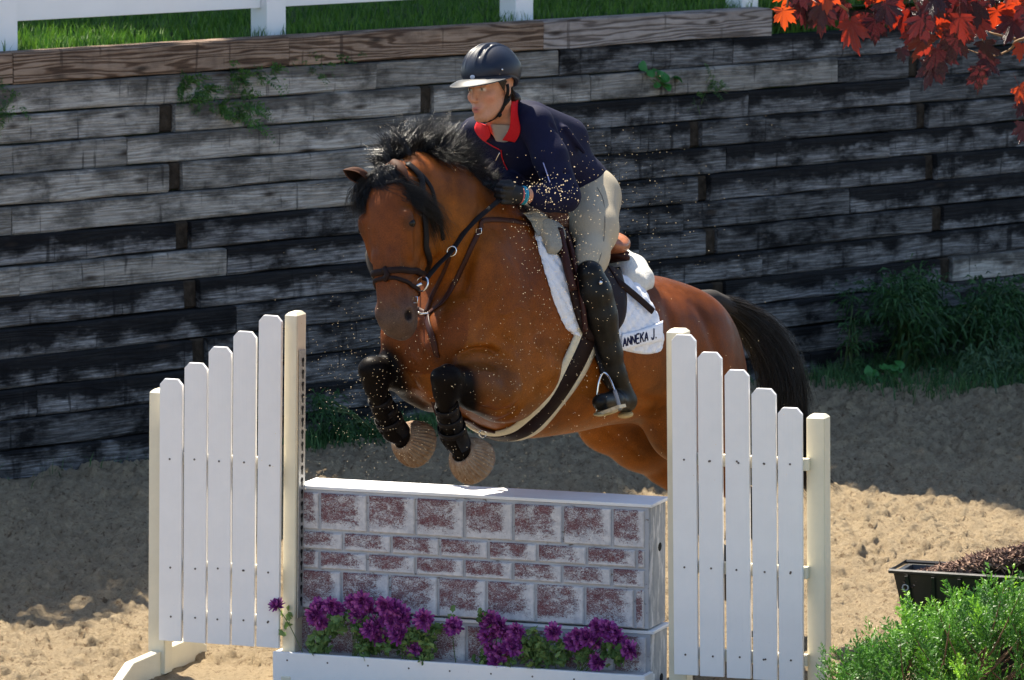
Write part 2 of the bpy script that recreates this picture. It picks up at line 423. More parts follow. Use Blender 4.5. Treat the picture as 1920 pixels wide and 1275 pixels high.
# ---- shade trees beyond the wall, above the frame
M_BARK = simple('tree_bark', (.09, .065, .045), .95, .1, .4, 12, .03)
M_CROWN = leafmat('shade_tree_leaves', (.03, .07, .012), (.07, .13, .025), .25, .6)
def crown(name, cx, cy, cz, rx, ry, rz_, n, size, parent, seed, keep=None):
    r = np.random.RandomState(seed); c = []
    while len(c) < n:
        q = r.uniform(-1, 1, (n, 3)); q = q[(q**2).sum(1) < 1]
        c += list(q)
    c = np.array(c[:n]); c = c*[rx, ry, rz_]+[cx, cy, cz]
    if keep is not None: c = c[keep(c)]
    n = len(c); nn = r.normal(0, 1, (n, 3)); nn /= np.linalg.norm(nn, axis=1)[:, None]
    t = np.cross(nn, r.normal(0, 1, (n, 3))); t /= np.linalg.norm(t, axis=1)[:, None]; b = np.cross(nn, t)
    sz = r.uniform(.5, 1.2, (n, 1))*size
    V = np.stack([c-t*sz, c-b*sz*.5, c+t*sz, c+b*sz*.5], 1).reshape(-1, 3)
    return link(name, meshq(name, V, np.arange(n*4).reshape(-1, 4), False), M_CROWN, parent, world=True)
def shade_pt(u, v, z, zg=0.0):
    p = G(u, v, zg); return p+sunv*((z-zg)/sunv.z)
def trunk(base, top, r0, parent, limbs, seed):
    rr = random.Random(seed); base = Vector(base); top = Vector(top); pts = []; rad = []
    for i in range(9):
        t = i/8; p = base.lerp(top, t)+Vector((rr.uniform(-.1, .1), rr.uniform(-.1, .1), 0))*(t > 0); pts.append(p); rad.append(r0*(1-.6*t)*(1.35 if i == 0 else 1))
    MB().tube(pts, rad, 12).build('trunk', M_BARK, parent, world=True)
    for k in range(limbs):
        a = rr.uniform(0, 6.28); st = pts[rr.randint(4, 8)]; L = rr.uniform(2.5, 4.5); q = [st]
        for i in range(1, 6): q.append(st+Vector((math.cos(a)*L*i/5, math.sin(a)*L*i/5, L*.45*i/5+rr.uniform(-.15, .15))))
        MB().tube(q, [r0*.35*(1-.16*i) for i in range(6)], 7).build('limb', M_BARK, parent, world=True)
# edge of the cast shade, read off the sand: (u,v) -> lies under the outer leaves
def shaded(c):
    """keep a crown leaf only if its shadow falls behind the sunlit strip of sand"""
    t = c[:, 2]/sunv.z; gxx = c[:, 0]-sunv.x*t; gyy = c[:, 1]-sunv.y*t
    ed = EDGE(gxx)+(fbm(gxx*1.1+3, gyy*.0+1.3, 3, 61)-.5)*.55
    tb = (c[:, 2]-2.0)/sunv.z; bx, by = c[:, 0]-sunv.x*tb, c[:, 1]-sunv.y*tb; pc = G(150, 60, 2.05)
    hole = (((bx-pc.x)/.62)**2+((by-pc.y)/1.0)**2 < 1.6*fbm(bx*3, by*3, 2, 8)+.12)
    pc2 = G(380, 28, 2.15); hole |= (((bx-pc2.x)/.3)**2+((by-pc2.y)/.5)**2 < .6)
    return (gyy > ed) & ~hole
_ep = [G(u, v, 0) for u, v in ((-400, 1150), (0, 1138), (150, 1112), (275, 1085), (560, 1000), (900, 960), (1250, 925), (1560, 918), (1740, 935), (1920, 962), (2300, 1030))]
EX = np.array([p.x for p in _ep]); EY = np.array([p.y for p in _ep])
def EDGE(x): return np.interp(x, EX, EY)
trees = [(-9.0, 32.5, 'broad shade tree behind the wall at the far left'), (-3.2, 35.0, 'tall shade tree behind the wall left of the rider'), (3.6, 38.5, 'tall shade tree behind the wall right of the rider'), (9.5, 42.0, 'broad shade tree behind the wall at the far right')]
for i, (tx, ty, lb) in enumerate(trees):
    t = empty('shade_tree', (tx, ty, ZT), label=lb, cat='tree', group='shade trees beyond the wall')
    trunk((tx, ty, ZT-.2), (tx+.3, ty-.5, 8.5), .26, t, 5, i)
    crown('crown', tx, ty-2.0, 9.2, 6.2, 6.8, 3.0, 18000, .29, t, 50+i, shaded)
# the low outer boughs of a neighbouring tree, whose branch shadows cross the sand at left
t = empty('shade_tree', (-7.5, 29.0, ZT), label='leaning tree at the left whose boughs shade the sand', cat='tree', group='shade trees beyond the wall')
trunk((-7.5, 29.0, ZT-.2), (-5.6, 27.5, 6.6), .22, t, 0, 9)
def bough(uvs, z, r0, tree, seed, leaf=26):
    rr = np.random.RandomState(seed); pts = [shade_pt(u, v, z+.15*i) for i, (u, v) in enumerate(uvs)]
    pts = [Vector((-5.7, 27.6, 6.0))]+pts
    fine = []
    for a_, b_ in zip(pts[:-1], pts[1:]):
        for k in range(6): fine.append(a_.lerp(b_, k/6)+Vector(rr.uniform(-.03, .03, 3)))
    MB().tube(fine, [r0*(1-.8*i/len(fine)) for i in range(len(fine))], 6).build('limb', M_BARK, tree, world=True)
    V = []
    for p in fine[4:]:
        for k in range(leaf):
            c = np.array(p)+rr.normal(0, .07, 3); n = rr.normal(0, 1, 3); a = np.cross(n, rr.normal(0, 1, 3)); a /= np.linalg.norm(a); b = np.cross(n, a); b /= np.linalg.norm(b)
            s = rr.uniform(.03, .06); V += [c-a*s, c-b*s*.6, c+a*s, c+b*s*.6]
    link('foliage', meshq('foliage', np.array(V), np.arange(len(V)).reshape(-1, 4), False), M_CROWN, tree, world=True)
bough([(-260, 1150), (-60, 1165), (90, 1172), (170, 1150), (240, 1118), (330, 1100), (420, 1085)], 5.2, .05, t, 1)
bough([(-260, 1130), (-30, 1135), (60, 1115), (150, 1105), (300, 1090)], 5.6, .04, t, 2)
# ================================================================== JUMP
JYAW = -math.radians(19.7); JO = Vector((-.144, 19.75*math.cos(PITCH)+.0, 0))
# jump frame: x along the jump to the right, y away from the camera
def _jo():
    p = G(887, 1307, 0); return Vector((p.x, p.y, 0))
JO = _jo(); JM = Matrix.Translation(JO) @ Matrix.Rotation(JYAW, 4, 'Z')
def jx(u, v, y=0):
    """local x of photo pixel on the plane local y=const, and its height"""
    r = ray(u, v); n = JM.to_3x3() @ Vector((0, 1, 0)); o = JM @ Vector((0, y, 0))
    p = CAMP+r*((o-CAMP).dot(n)/r.dot(n)); q = JM.inverted() @ p; return q.x, q.z
M_WHITE = None
def paint(name, col, dirt=.12):
    a = N(name); v = a.coord('Object'); g = a.coord('Generated')
    f = a.noise(v, 7, 6, .6); f2 = a.noise(v, 90, 3, .6)
    mp = a.n('Mapping'); mp.inputs['Scale'].default_value = (60, 60, 2.5); a.l(v, mp.inputs['Vector']); gr = a.noise(mp.outputs[0], 1.5, 4, .6)
    c = a.ramp(f, [(.3, tuple(x*(1-dirt) for x in col)), (.65, col)])
    c = a.mix(a.ramp(f2, [(.70, 0.), (.78, .5)]), c, tuple(x*.55 for x in col))
    a.set(c, .42, .4); a.bump(gr, .0015, .6); return a.m
M_WHITE = paint('white_paint', (.84, .82, .80), .06)
M_CREAM = paint('cream_paint', (.74, .68, .52), .10)
M_STEEL = simple('galvanised_steel', (.42, .42, .41), .45, .5, .2, 60, .0005, Metallic=.6)
M_HOLE = simple('dark_hole', (.02, .02, .02), .8, .1)
M_NAIL = simple('nail_head', (.12, .10, .09), .5, .4, .3, 80, 0, Metallic=.5)
def board_mesh(w, t, z0, z1, ch=.022, bev=.0025):
    """fence picket with clipped corners"""
    bm = bmesh.new(); o = [(-w/2, z0), (w/2, z0), (w/2, z1-ch), (w/2-ch*.9, z1), (-w/2+ch*.9, z1), (-w/2, z1-ch)]
    vs_ = [bm.verts.new((x, 0, z)) for x, z in o]; f = bm.faces.new(vs_)
    r_ = bmesh.ops.extrude_face_region(bm, geom=[f]); bmesh.ops.translate(bm, vec=(0, t, 0), verts=[v for v in r_['geom'] if isinstance(v, bmesh.types.BMVert)])
    bmesh.ops.recalc_face_normals(bm, faces=bm.faces[:])
    bmesh.ops.bevel(bm, geom=bm.edges[:], offset=bev, segments=2, affect='EDGES', profile=.6)
    m = MB(); m.bm(bm); return m
def post_mesh(w, d, z0, z1, ch=.012):
    bm = bmesh.new(); bmesh.ops.create_cube(bm, size=1)
    for v in bm.verts: v.co = Vector((v.co.x*w, v.co.y*d, z0+(v.co.z+.5)*(z1-z0)))
    top = [e for e in bm.edges if all(v.co.z > z1-.001 for v in e.verts)]
    bmesh.ops.bevel(bm, geom=top, offset=ch, segments=1, affect='EDGES')
    bmesh.ops.bevel(bm, geom=[e for e in bm.edges if abs(e.verts[0].co.z-e.verts[1].co.z) > .5], offset=.003, segments=2, affect='EDGES')
    m = MB(); m.bm(bm); return m
def place(o, x, y, z, ry=0): o.location = (x, y, z); o.rotation_euler = (0, ry, 0); return o
def wing(tag_label, pick, post_in, post_out, rails, feet, zb, lean, strip_side):
    cx = sum(p[0] for p in pick)/len(pick)
    base = JM @ Vector((cx, 0, 0))
    W = empty('jump_standard', base, JYAW, label=tag_label, cat='jump standard', group='white picket wings either side of the jump')
    for i, (x, zt) in enumerate(pick):
        o = board_mesh(.0925, .019, 0, zt-zb).build('picket', M_WHITE, W)
        place(o, x-cx-math.sin(lean)*(zt-zb)*.0, -.012, zb, lean*random.uniform(.9, 1.1))
        for (rz, _) in rails:
            if rz > zt-.03: continue
            nn = MB()
            for dx in ((0,) if random.random() < .8 else (0, .0)):
                c = Vector((dx+random.uniform(-.006, .006), -.0005, rz-zb+random.uniform(-.004, .004)))
                V = [c+Vector((math.cos(k*math.pi/3)*.0042, -.0012, math.sin(k*math.pi/3)*.0042)) for k in range(6)]+[c+Vector((math.cos(k*math.pi/3)*.0042, .002, math.sin(k*math.pi/3)*.0042)) for k in range(6)]
                nn.add(V, [tuple(range(6))[::-1]]+[(k, (k+1) % 6, (k+1) % 6+6, k+6) for k in range(6)])
            nn.build('screw', M_NAIL, o)
    for (x, zt, w_) in (post_in, post_out):
        o = post_mesh(w_, .09 if (x, zt, w_) == post_in and strip_side else .075, 0, zt).build('post', M_CREAM, W); place(o, x-cx, .075, 0, lean)
        if (x, zt, w_) == post_in and strip_side:
            s = MB(); s.box((-.004, -.030, .25), (.0, .030, zt-.145), 0)
            st = s.build('jump_cup_track', M_STEEL, W); place(st, x-cx+w_/2+.0062, .075, 0, lean)
            z = .32
            while z < zt-.17:
                c = MB(); V = []
                for k in range(10):
                    q = 2*math.pi*k/10; V.append((.0006, math.cos(q)*.0125, z+math.sin(q)*.0095))
                V2 = [(.0006, -.006, z-.006), (.0006, .006, z-.006), (.0006, .005, z-.026), (.0006, -.005, z-.026)]
                c.add([(a+.0004, b, c_) for a, b, c_ in V], [tuple(range(10))]); c.add([(a+.0009, b, c_) for a, b, c_ in V2], [(0, 1, 2, 3)])
                c.build('keyhole', M_HOLE, st); z += .046
    xa = min(post_in[0], post_out[0])-cx+.03; xb = max(post_in[0], post_out[0])-cx-.03
    for (z, h) in rails:
        MB().box((xa, .0085, z-h/2), (xb, .036, z+h/2), .003).build('rail', M_CREAM, W)
    for x, L0, L in feet:
        bm = bmesh.new(); o_ = [(-L0, -.02), (L, -.02), (L, .035), (L-.13, .088), (-L0+.13, .088), (-L0, .035)]
        vs_ = [bm.verts.new((-.019, y, z)) for y, z in o_]; f = bm.faces.new(vs_)
        r_ = bmesh.ops.extrude_face_region(bm, geom=[f]); bmesh.ops.translate(bm, vec=(.038, 0, 0), verts=[v for v in r_['geom'] if isinstance(v, bmesh.types.BMVert)])
        bmesh.ops.recalc_face_normals(bm, faces=bm.faces[:]); bmesh.ops.bevel(bm, geom=bm.edges[:], offset=.003, segments=1, affect='EDGES')
        m = MB(); m.bm(bm); o = m.build('foot', M_CREAM, W); o.location = (x-cx, .075, 0)
    return W
def jxz(u, v, y=0): return jx(u, v, y)
pl = [jxz(u, v) for u, v in ((323, 710), (369, 680), (415, 650), (461, 621), (508, 591))]
pr = [jxz(u, v) for u, v in ((1283, 627), (1332, 660), (1383, 693), (1433, 728), (1482, 764))]
zbl = jxz(410, 1207)[1]; zbr = jxz(1385, 1271)[1]
for q in (pl, pr): print('pickets', [(round(a, 3), round(b, 3)) for a, b in q], zbl, zbr)
LEANL, LEANR = math.radians(.8), math.radians(-.7)
def shift(q, lean, zb): return [(x-math.sin(lean)*(z-zb), z) for x, z in q]
xi, zi = jxz(553, 586, .04); xo, zo = jxz(296, 731, .04)
wing('left white picket wing with a steel cup track on its tall post', shift(pl, LEANL, zbl), (xi-math.sin(LEANL*1.6)*zi, zi, .052), (xo-math.sin(LEANL)*zo, zo, .070),
     [(jxz(415, 865)[1], .045), (jxz(415, 1067)[1], .045), (jxz(415, 1160)[1]-.0, .045)], [(xo-math.sin(LEANL)*zo, .42, .42), (xi-.02, .10, .5)], zbl, LEANL, True)
xi, zi = jxz(1266, 618, .04); xo, zo = jxz(1534, 779, .04)
wing('right white picket wing in front of the horse hindquarters and tail', shift(pr, LEANR, zbr), (xi-math.sin(LEANR)*zi, zi, .070), (xo-math.sin(LEANR)*.3, zo, .070),
     [(jxz(1385, 866)[1], .045), (jxz(1385, 1068)[1], .045), (jxz(1385, 1232)[1], .045)], [(xi, .1, .25), (xo, .42, .2)], zbr, LEANR, False)

# ---- painted brick box
def brick_mat():
    a = N('flaking_brick_paint'); v = a.coord('Object', rnd=True)
    mp = a.n('Mapping'); mp.inputs['Scale'].default_value = (1, 1, 1.7); a.l(v, mp.inputs['Vector'])
    f = a.noise(mp.outputs[0], 120, 6, .68, 1.6); big = a.noise(mp.outputs[0], 16, 4, .6)
    red = a.ramp(a.noise(v, 30, 4), [(.3, (.13, .036, .042)), (.7, (.21, .070, .076))])
    gen = a.coord('Generated')
    sx = a.n('SeparateXYZ'); a.l(gen, sx.inputs[0])
    # flaking is heavier near the right and bottom rims
    e = a.math('MAXIMUM', a.ramp(sx.outputs[0], [(.72, 0.), (1, 1.)]), a.ramp(sx.outputs[2], [(0, 1.), (.3, 0.)]))
    m = a.math('ADD', a.math('ADD', a.math('MULTIPLY', f, 1.0), a.math('MULTIPLY', a.math('SUBTRACT', big, .5), .45)), a.math('MULTIPLY', e, .25))
    fl2 = a.ramp(a.noise(mp.outputs[0], 190, 4, .7, 2.0), [(.52, 0.), (.60, .50)])
    w_ = a.math('MAXIMUM', a.ramp(m, [(.495, 0.), (.555, .95)]), fl2)
    wc = a.ramp(a.noise(v, 40, 3), [(.3, (.46, .46, .48)), (.7, (.68, .66, .65))])
    a.set(a.mix(w_, red, wc), .8, .3); a.bump(w_, .0015, .8); return a.m
M_BRK = brick_mat()
def oldpaint(name, c0, c1, c2, thr=.6):
    a = N(name); v = a.coord('Object'); mp = a.n('Mapping'); mp.inputs['Scale'].default_value = (1, 3, 3); a.l(v, mp.inputs['Vector'])
    f = a.noise(mp.outputs[0], 22, 7, .7); c = a.ramp(a.noise(v, 6, 4), [(.3, c0), (.7, c1)])
    m = a.ramp(f, [(thr, 0.), (thr+.05, 1.)])
    a.set(a.mix(m, c, c2), .75, .3); a.bump(m, -.002, .8); return a.m
M_MORT = oldpaint('painted_joint', (.33, .34, .37), (.48, .49, .51), (.16, .13, .11), .60)
def sidemat():
    a = N('peeling_white_side'); v = a.coord('Object'); mp = a.n('Mapping'); mp.inputs['Scale'].default_value = (3, 3, .7); a.l(v, mp.inputs['Vector'])
    f = a.noise(mp.outputs[0], 9, 7, .68); f2 = a.noise(v, 5, 5); c = a.ramp(f2, [(.35, (.20, .22, .24)), (.65, (.38, .40, .42))])
    m = a.ramp(f, [(.50, 0.), (.60, 1.)]); a.set(a.mix(m, c, (.62, .62, .62)), .8, .2); a.bump(m, .002, .6); return a.m
M_SIDE = sidemat()
M_TOPP = oldpaint('worn_white_top', (.72, .72, .72), (.80, .80, .80), (.35, .30, .25), .68)
def box_jump(x0, x1, z0, z1, y0, depth, rows, label, name):
    base = JM @ Vector(((x0+x1)/2, y0+depth/2, z0)); R = empty(name, base, JYAW, label=label, cat='jump box', group='painted brick boxes stacked to make the jump')
    ox = (x0+x1)/2; oy = y0+depth/2
    MB().box((x0-ox, y0-oy+.006, 0), (x1-ox, y0-oy+depth, z1-z0-.014), .003).build('body', M_SIDE, R)
    MB().box((x0-ox-.004, y0-oy-.002, z1-z0-.0135), (x1-ox+.012, y0-oy+depth+.006, z1-z0), .003).build('lid', M_TOPP, R)
    MB().box((x0-ox+.002, y0-oy+.001, .002), (x1-ox-.002, y0-oy+.0058, z1-z0-.0145), 0).build('face_board', M_MORT, R)
    H = z1-z0-.018; z = z1-z0-.02
    for (h, off, bw) in rows:
        hh = H*h; x = x0-ox+.004; nxt = x0-ox+off
        while x < x1-ox-.02:
            e = min(nxt, x1-ox-.012)
            g = .0055
            if e-x > .03:
                m = MB(); bm = bmesh.new(); bmesh.ops.create_cube(bm, size=1)
                bx0, bx1, bz0, bz1 = x+g, e-g, z-hh+g, z-g
                for v in bm.verts: v.co = Vector(((v.co.x)*(bx1-bx0), v.co.y*.010, v.co.z*(bz1-bz0)))
                ed = [q for q in bm.edges if all(v.co.y < 0 for v in q.verts)]
                bmesh.ops.bevel(bm, geom=ed, offset=.0045, segments=1, affect='EDGES')
                m.bm(bm); o = m.build('brick', M_BRK, R); o.location = ((bx0+bx1)/2, y0-oy-.0035, (bz0+bz1)/2)
                o.rotation_euler = (0, random.uniform(-.003, .003), 0)
            x = e; nxt = e+bw
        z -= hh
    return R
bx0, bz1 = jx(555, 910); bx1, _ = jx(1217, 945); _, bz0 = jx(880, 1162)
print('box', bx0, bx1, bz0, bz1)
FY = .105      # brick face sits behind the plane of the pickets
bx0, bz1 = jx(556, 911, FY); bx1, bz1b = jx(1217, 944, FY); _, bz0 = jx(551, 1139, FY); bz1 = (bz1+bz1b)/2
W_ = bx1-bx0; bk = W_*233/1682
R1 = box_jump(bx0, bx1, bz0, bz1, FY, .2, [(.33, W_*.068, bk), (.165, W_*.136, bk), (.165, W_*.067, bk), (.34, W_*.131, bk)], 'upper jump box painted with flaking maroon and white bricks', 'brick_jump_box')
R2 = box_jump(bx0+.005, bx1+.005, 0.004, bz0-.006, FY+.008, .2, [(.72, W_*.068*1.0+bk*.0, bk*1.0), (.28, W_*.13, bk)], 'lower jump box behind the purple flowers, brick paint flaking white', 'brick_jump_box')
# hand holes in the end of each box
for R, zz in ((R1, (bz1-bz0)*.62), (R2, .07)):
    m = MB(); V = [(W_/2+.0006, math.cos(k*math.pi/5)*.022+.03, zz+math.sin(k*math.pi/5)*.017) for k in range(10)]
    m.add(V, [tuple(range(10))]); m.build('hand_hole', M_HOLE, R)
# ---- flower trough
px0, pz = jx(511, 1225, -.02)
px1, pz1 = jx(1209, 1264, -.02)
pz = (pz+pz1)/2
TR = empty('flower_trough', JM @ Vector(((px0+px1)/2, .03, 0)), JYAW, label='long white wooden flower trough at the foot of the brick box', cat='planter')
tc = (px0+px1)/2; hw = (px1-px0)/2
MB().box((-hw, -.05, 0), (hw, -.031, pz), .003).build('front_board', M_WHITE, TR)
MB().box((-hw, .055, 0), (hw, .07, pz-.012), .002).build('back_board', M_WHITE, TR)
for sx_ in (-1, 1): MB().box((sx_*(hw-.001)-(.018 if sx_ > 0 else 0), -.0305, 0), (sx_*(hw-.001)+(.018 if sx_ < 0 else 0), .0545, pz-.002), .002).build('end_board', M_WHITE, TR)
MB().box((-hw+.02, -.03, pz-.035), (hw-.02, .054, pz-.008), .0).build('soil', simple('trough_lining', (.42, .43, .45), .8, .2), TR)
for k in range(9):
    x = -hw+.06+k*.165; V = [(x+math.cos(q*math.pi/3)*.004, -.0508, pz-.03+math.sin(q*math.pi/3)*.004) for q in range(6)]
    MB().add(V, [tuple(range(6))[::-1]]).build('screw', M_NAIL, TR)
# ================================================================== IMPLICIT MODELLING (numpy) for horse and rider
class SDF:
    def __init__(s, lo, hi, h):
        s.lo = np.array(lo, np.float32); s.h = h
        s.n = np.ceil((np.array(hi)-s.lo)/h).astype(int)+1; s.F = np.full(s.n, .2, np.float32)
        s.ax = [s.lo[i]+h*np.arange(s.n[i], dtype=np.float32) for i in range(3)]
    def reg(s, lo, hi):
        a = np.maximum(0, np.floor((np.array(lo)-s.lo)/s.h).astype(int)); b = np.minimum(s.n, np.ceil((np.array(hi)-s.lo)/s.h).astype(int)+1)
        sl = tuple(slice(int(x), int(max(x, y))) for x, y in zip(a, b))
        return sl, s.ax[0][sl[0]][:, None, None], s.ax[1][sl[1]][None, :, None], s.ax[2][sl[2]][None, None, :]
    def put(s, sl, d, k, sub=False):
        a = s.F[sl]
        if a.size == 0: return
        if sub:
            k = max(k, 1e-5); h = np.clip(.5-.5*(a+d)/k, 0, 1); s.F[sl] = a*(1-h)+(-d)*h+k*h*(1-h)
        elif k > 0:
            h = np.clip(.5+.5*(a-d)/k, 0, 1); s.F[sl] = a*(1-h)+d*h-k*h*(1-h)
        else: s.F[sl] = np.minimum(a, d)
    def cone(s, a, b, ra, rb, k=.03, flat=None, sub=False):
        a = np.array(a, np.float32); b = np.array(b, np.float32); R = max(ra, rb)*(1 if flat is None else max(1, 1/flat[1]))+k+.02
        sl, x, y, z = s.reg(np.minimum(a, b)-R, np.maximum(a, b)+R)
        x = x-a[0]; y = y-a[1]; z = z-a[2]; d = b-a
        L2 = float(d@d)+1e-9; t = np.clip((x*d[0]+y*d[1]+z*d[2])/L2, 0, 1)
        px = x-t*d[0]; py = y-t*d[1]; pz = z-t*d[2]; q = px*px+py*py+pz*pz
        if flat is not None:
            n = np.array(flat[0], np.float32); n = n/np.linalg.norm(n); c = px*n[0]+py*n[1]+pz*n[2]
            q = q+c*c*(1/flat[1]**2-1)
        r = ra+(rb-ra)*t
        dd = np.sqrt(q)-r
        if flat is not None: dd = dd*(.5+.5*min(1, flat[1]))
        s.put(sl, dd, k, sub); return s
    def chain(s, pts, rr, k=.03, flat=None):
        for i in range(len(pts)-1): s.cone(pts[i], pts[i+1], rr[i], rr[i+1], k, flat)
        return s
    def ell(s, c, r, A=None, k=.03, sub=False):
        """ellipsoid, A rows = axes"""
        c = np.array(c, np.float32); r = np.array(r, np.float32); R = r.max()+k+.02
        sl, x, y, z = s.reg(c-R, c+R); x = x-c[0]; y = y-c[1]; z = z-c[2]
        A = np.eye(3) if A is None else np.array(A, np.float32)
        k0 = 0; k1 = 0
        for i in range(3):
            q = (x*A[i][0]+y*A[i][1]+z*A[i][2])/r[i]; k0 = k0+q*q; k1 = k1+(q/r[i])**2
        k0 = np.sqrt(k0); k1 = np.sqrt(k1)+1e-6; s.put(sl, k0*(k0-1)/k1, k, sub); return s
    def loft(s, o, A, st, k=.03, ex=2.0, exf=None):
        """o origin, A rows: along, side, up.  st rows: t, up-centre, r_up, r_side"""
        st = np.array(st, np.float32); o = np.array(o, np.float32); A = np.array(A, np.float32)
        T = np.linspace(st[0, 0], st[-1, 0], 200)
        def cr(col):
            m = np.gradient(st[:, col], st[:, 0]); out = np.zeros_like(T)
            for i in range(len(st)-1):
                q = (T >= st[i, 0]) & (T <= st[i+1, 0]); L = st[i+1, 0]-st[i, 0]; t = (T[q]-st[i, 0])/L
                out[q] = (2*t**3-3*t**2+1)*st[i, col]+(t**3-2*t**2+t)*L*m[i]+(-2*t**3+3*t**2)*st[i+1, col]+(t**3-t**2)*L*m[i+1]
            return out
        uc, ru, rw = cr(1), np.maximum(cr(2), .002), np.maximum(cr(3), .002)
        P8 = []
        for t, u0, a, b in st:
            for i in (-1, 1):
                for j in (-1, 1): P8.append(o+A[0]*t+A[2]*(u0+i*a)+A[1]*j*b)
        P8 = np.array(P8); sl, x, y, z = s.reg(P8.min(0)-k-.03, P8.max(0)+k+.03)
        x = x-o[0]; y = y-o[1]; z = z-o[2]
        t = x*A[0][0]+y*A[0][1]+z*A[0][2]; sd = x*A[1][0]+y*A[1][1]+z*A[1][2]; up = x*A[2][0]+y*A[2][1]+z*A[2][2]
        tc = np.clip(t, st[0, 0], st[-1, 0]); f = ((tc-st[0, 0])/(st[-1, 0]-st[0, 0])*199); i0 = f.astype(np.int32)
        def lk(a): i1 = np.minimum(i0+1, 199); w_ = f-i0; return a[i0]*(1-w_)+a[i1]*w_
        u0, ra, rb = lk(uc), lk(ru), lk(rw)
        q = (np.abs((up-u0)/ra)**ex+np.abs(sd/rb)**ex)**(1/ex)
        d = (q-1)*np.minimum(ra, rb)
        d = np.where(t != tc, np.sqrt(np.maximum(d, 0)**2+(t-tc)**2), d)
        s.put(sl, d.astype(np.float32), k); return s
    def mesh(s, name, iso=0.0, smooth_it=2):
        F = s.F-iso; neg = F < 0
        c = np.zeros(np.array(F.shape)-1, np.uint8)
        offs = [(i, j, k) for i in (0, 1) for j in (0, 1) for k in (0, 1)]
        for i, j, k in offs: c += neg[i:F.shape[0]-1+i, j:F.shape[1]-1+j, k:F.shape[2]-1+k]
        I = np.argwhere((c > 0) & (c < 8)); 
        vid = -np.ones(c.shape, np.int32); vid[I[:, 0], I[:, 1], I[:, 2]] = np.arange(len(I))
        S = np.zeros((len(I), 3)); W = np.zeros(len(I))
        val = {o: F[I[:, 0]+o[0], I[:, 1]+o[1], I[:, 2]+o[2]] for o in offs}
        for a in offs:
            for ax in range(3):
                if a[ax]: continue
                b = list(a); b[ax] = 1; b = tuple(b); va, vb = val[a], val[b]; m = (va < 0) != (vb < 0)
                t = np.where(m, va/(va-vb+1e-12), 0)
                p = np.tile(np.array(a, float), (len(I), 1)); p[:, ax] += t; S[m] += p[m]; W[m] += 1
        V = s.lo+s.h*(I+S/W[:, None])
        Qs = []
        for ax in range(3):
            o1, o2 = [(1, 2), (2, 0), (0, 1)][ax]
            a = neg[tuple(slice(0, -1) if i == ax else slice(1, -1) for i in range(3))]; b = neg[tuple(slice(1, None) if i == ax else slice(1, -1) for i in range(3))]
            for fl in (0, 1):
                e = np.argwhere(a & ~b if fl == 0 else ~a & b)
                for i in range(3):
                    if i != ax: e[:, i] += 1
                def v(d1, d2):
                    q = e.copy(); q[:, o1] -= d1; q[:, o2] -= d2; return vid[q[:, 0], q[:, 1], q[:, 2]]
                q = np.stack([v(1, 1), v(0, 1), v(0, 0), v(1, 0)], 1)
                if fl: q = q[:, ::-1]
                Qs.append(q)
        Q = np.concatenate(Qs); Q = Q[(Q >= 0).all(1)]
        for _ in range(smooth_it):
            A = np.zeros_like(V); n = np.zeros(len(V))
            for i in range(4):
                for j in (1, 3):
                    np.add.at(A, Q[:, i], V[Q[:, (i+j) % 4]]); np.add.at(n, Q[:, i], 1)
            V = V*.45+.55*(A/np.maximum(n, 1)[:, None])
        return V, Q
def keep_largest(V, Q):
    n = len(V); lab = np.arange(n)
    while True:
        m = lab[Q].min(1); l2 = lab.copy()
        for i in range(4): np.minimum.at(l2, Q[:, i], m)
        l2 = l2[l2]
        if (l2 == lab).all(): break
        lab = l2
    big = np.bincount(lab).argmax(); k = lab == big; mp = np.cumsum(k)-1
    return V[k], mp[Q[k[Q[:, 0]]]]
def attr(me, name, col):
    a = me.color_attributes.new(name, 'FLOAT_COLOR', 'POINT'); c = np.ones((len(me.vertices), 4), np.float32); c[:, :3] = col; a.data.foreach_set('color', c.ravel())
def bvh_of(V, Q): return BVHTree.FromPolygons([Vector(v) for v in V], [tuple(int(i) for i in q) for q in Q])
def segd(V, a, b):
    a = np.array(a); d = np.array(b)-a; t = np.clip(((V-a)@d)/(d@d), 0, 1); return np.linalg.norm(V-a-t[:, None]*d, axis=1), t
def sst(x, a, b): t = np.clip((x-a)/(b-a), 0, 1); return t*t*(3-2*t)
# ================================================================== HORSE
HA = math.radians(42); HP = math.radians(18)
FH = Vector((-math.sin(HA), -math.cos(HA), 0)); BF = (FH*math.cos(HP)+Vector((0, 0, math.sin(HP)))).normalized()
BL = Vector((-FH.y, FH.x, 0)); BL = Vector((math.cos(HA), -math.sin(HA), 0)); BU = BF.cross(BL).normalized()
if BU.z < 0: BU = -BU
W0 = P(1000, 408, 20.1)
def B(f, l, u): return W0+BF*f+BL*l+BU*u
def toB(p): q = Vector(p)-W0; return q.dot(BF), q.dot(BL), q.dot(BU)
def VD(x, y, d): return (Vector((1, 0, 0))*x+UPV*y+FWD*d)
h = SDF((-.72, 18.9, .0), (1.22, 21.95, 2.15), .0085)
h.loft(W0, [BF, BL, BU], [
 (-1.25, -.38, .01, .01), (-1.21, -.385, .12, .12), (-1.10, -.375, .20, .21), (-.95, -.325, .265, .275), (-.78, -.335, .29, .295), (-.6, -.375, .298, .315), (-.35, -.425, .338, .32),
 (-.12, -.44, .385, .295), (.08, -.42, .40, .265), (.22, -.45, .355, .245), (.34, -.49, .29, .215), (.43, -.52, .20, .17), (.49, -.54, .10, .10), (.51, -.54, .01, .01)], k=.02, ex=2.15)
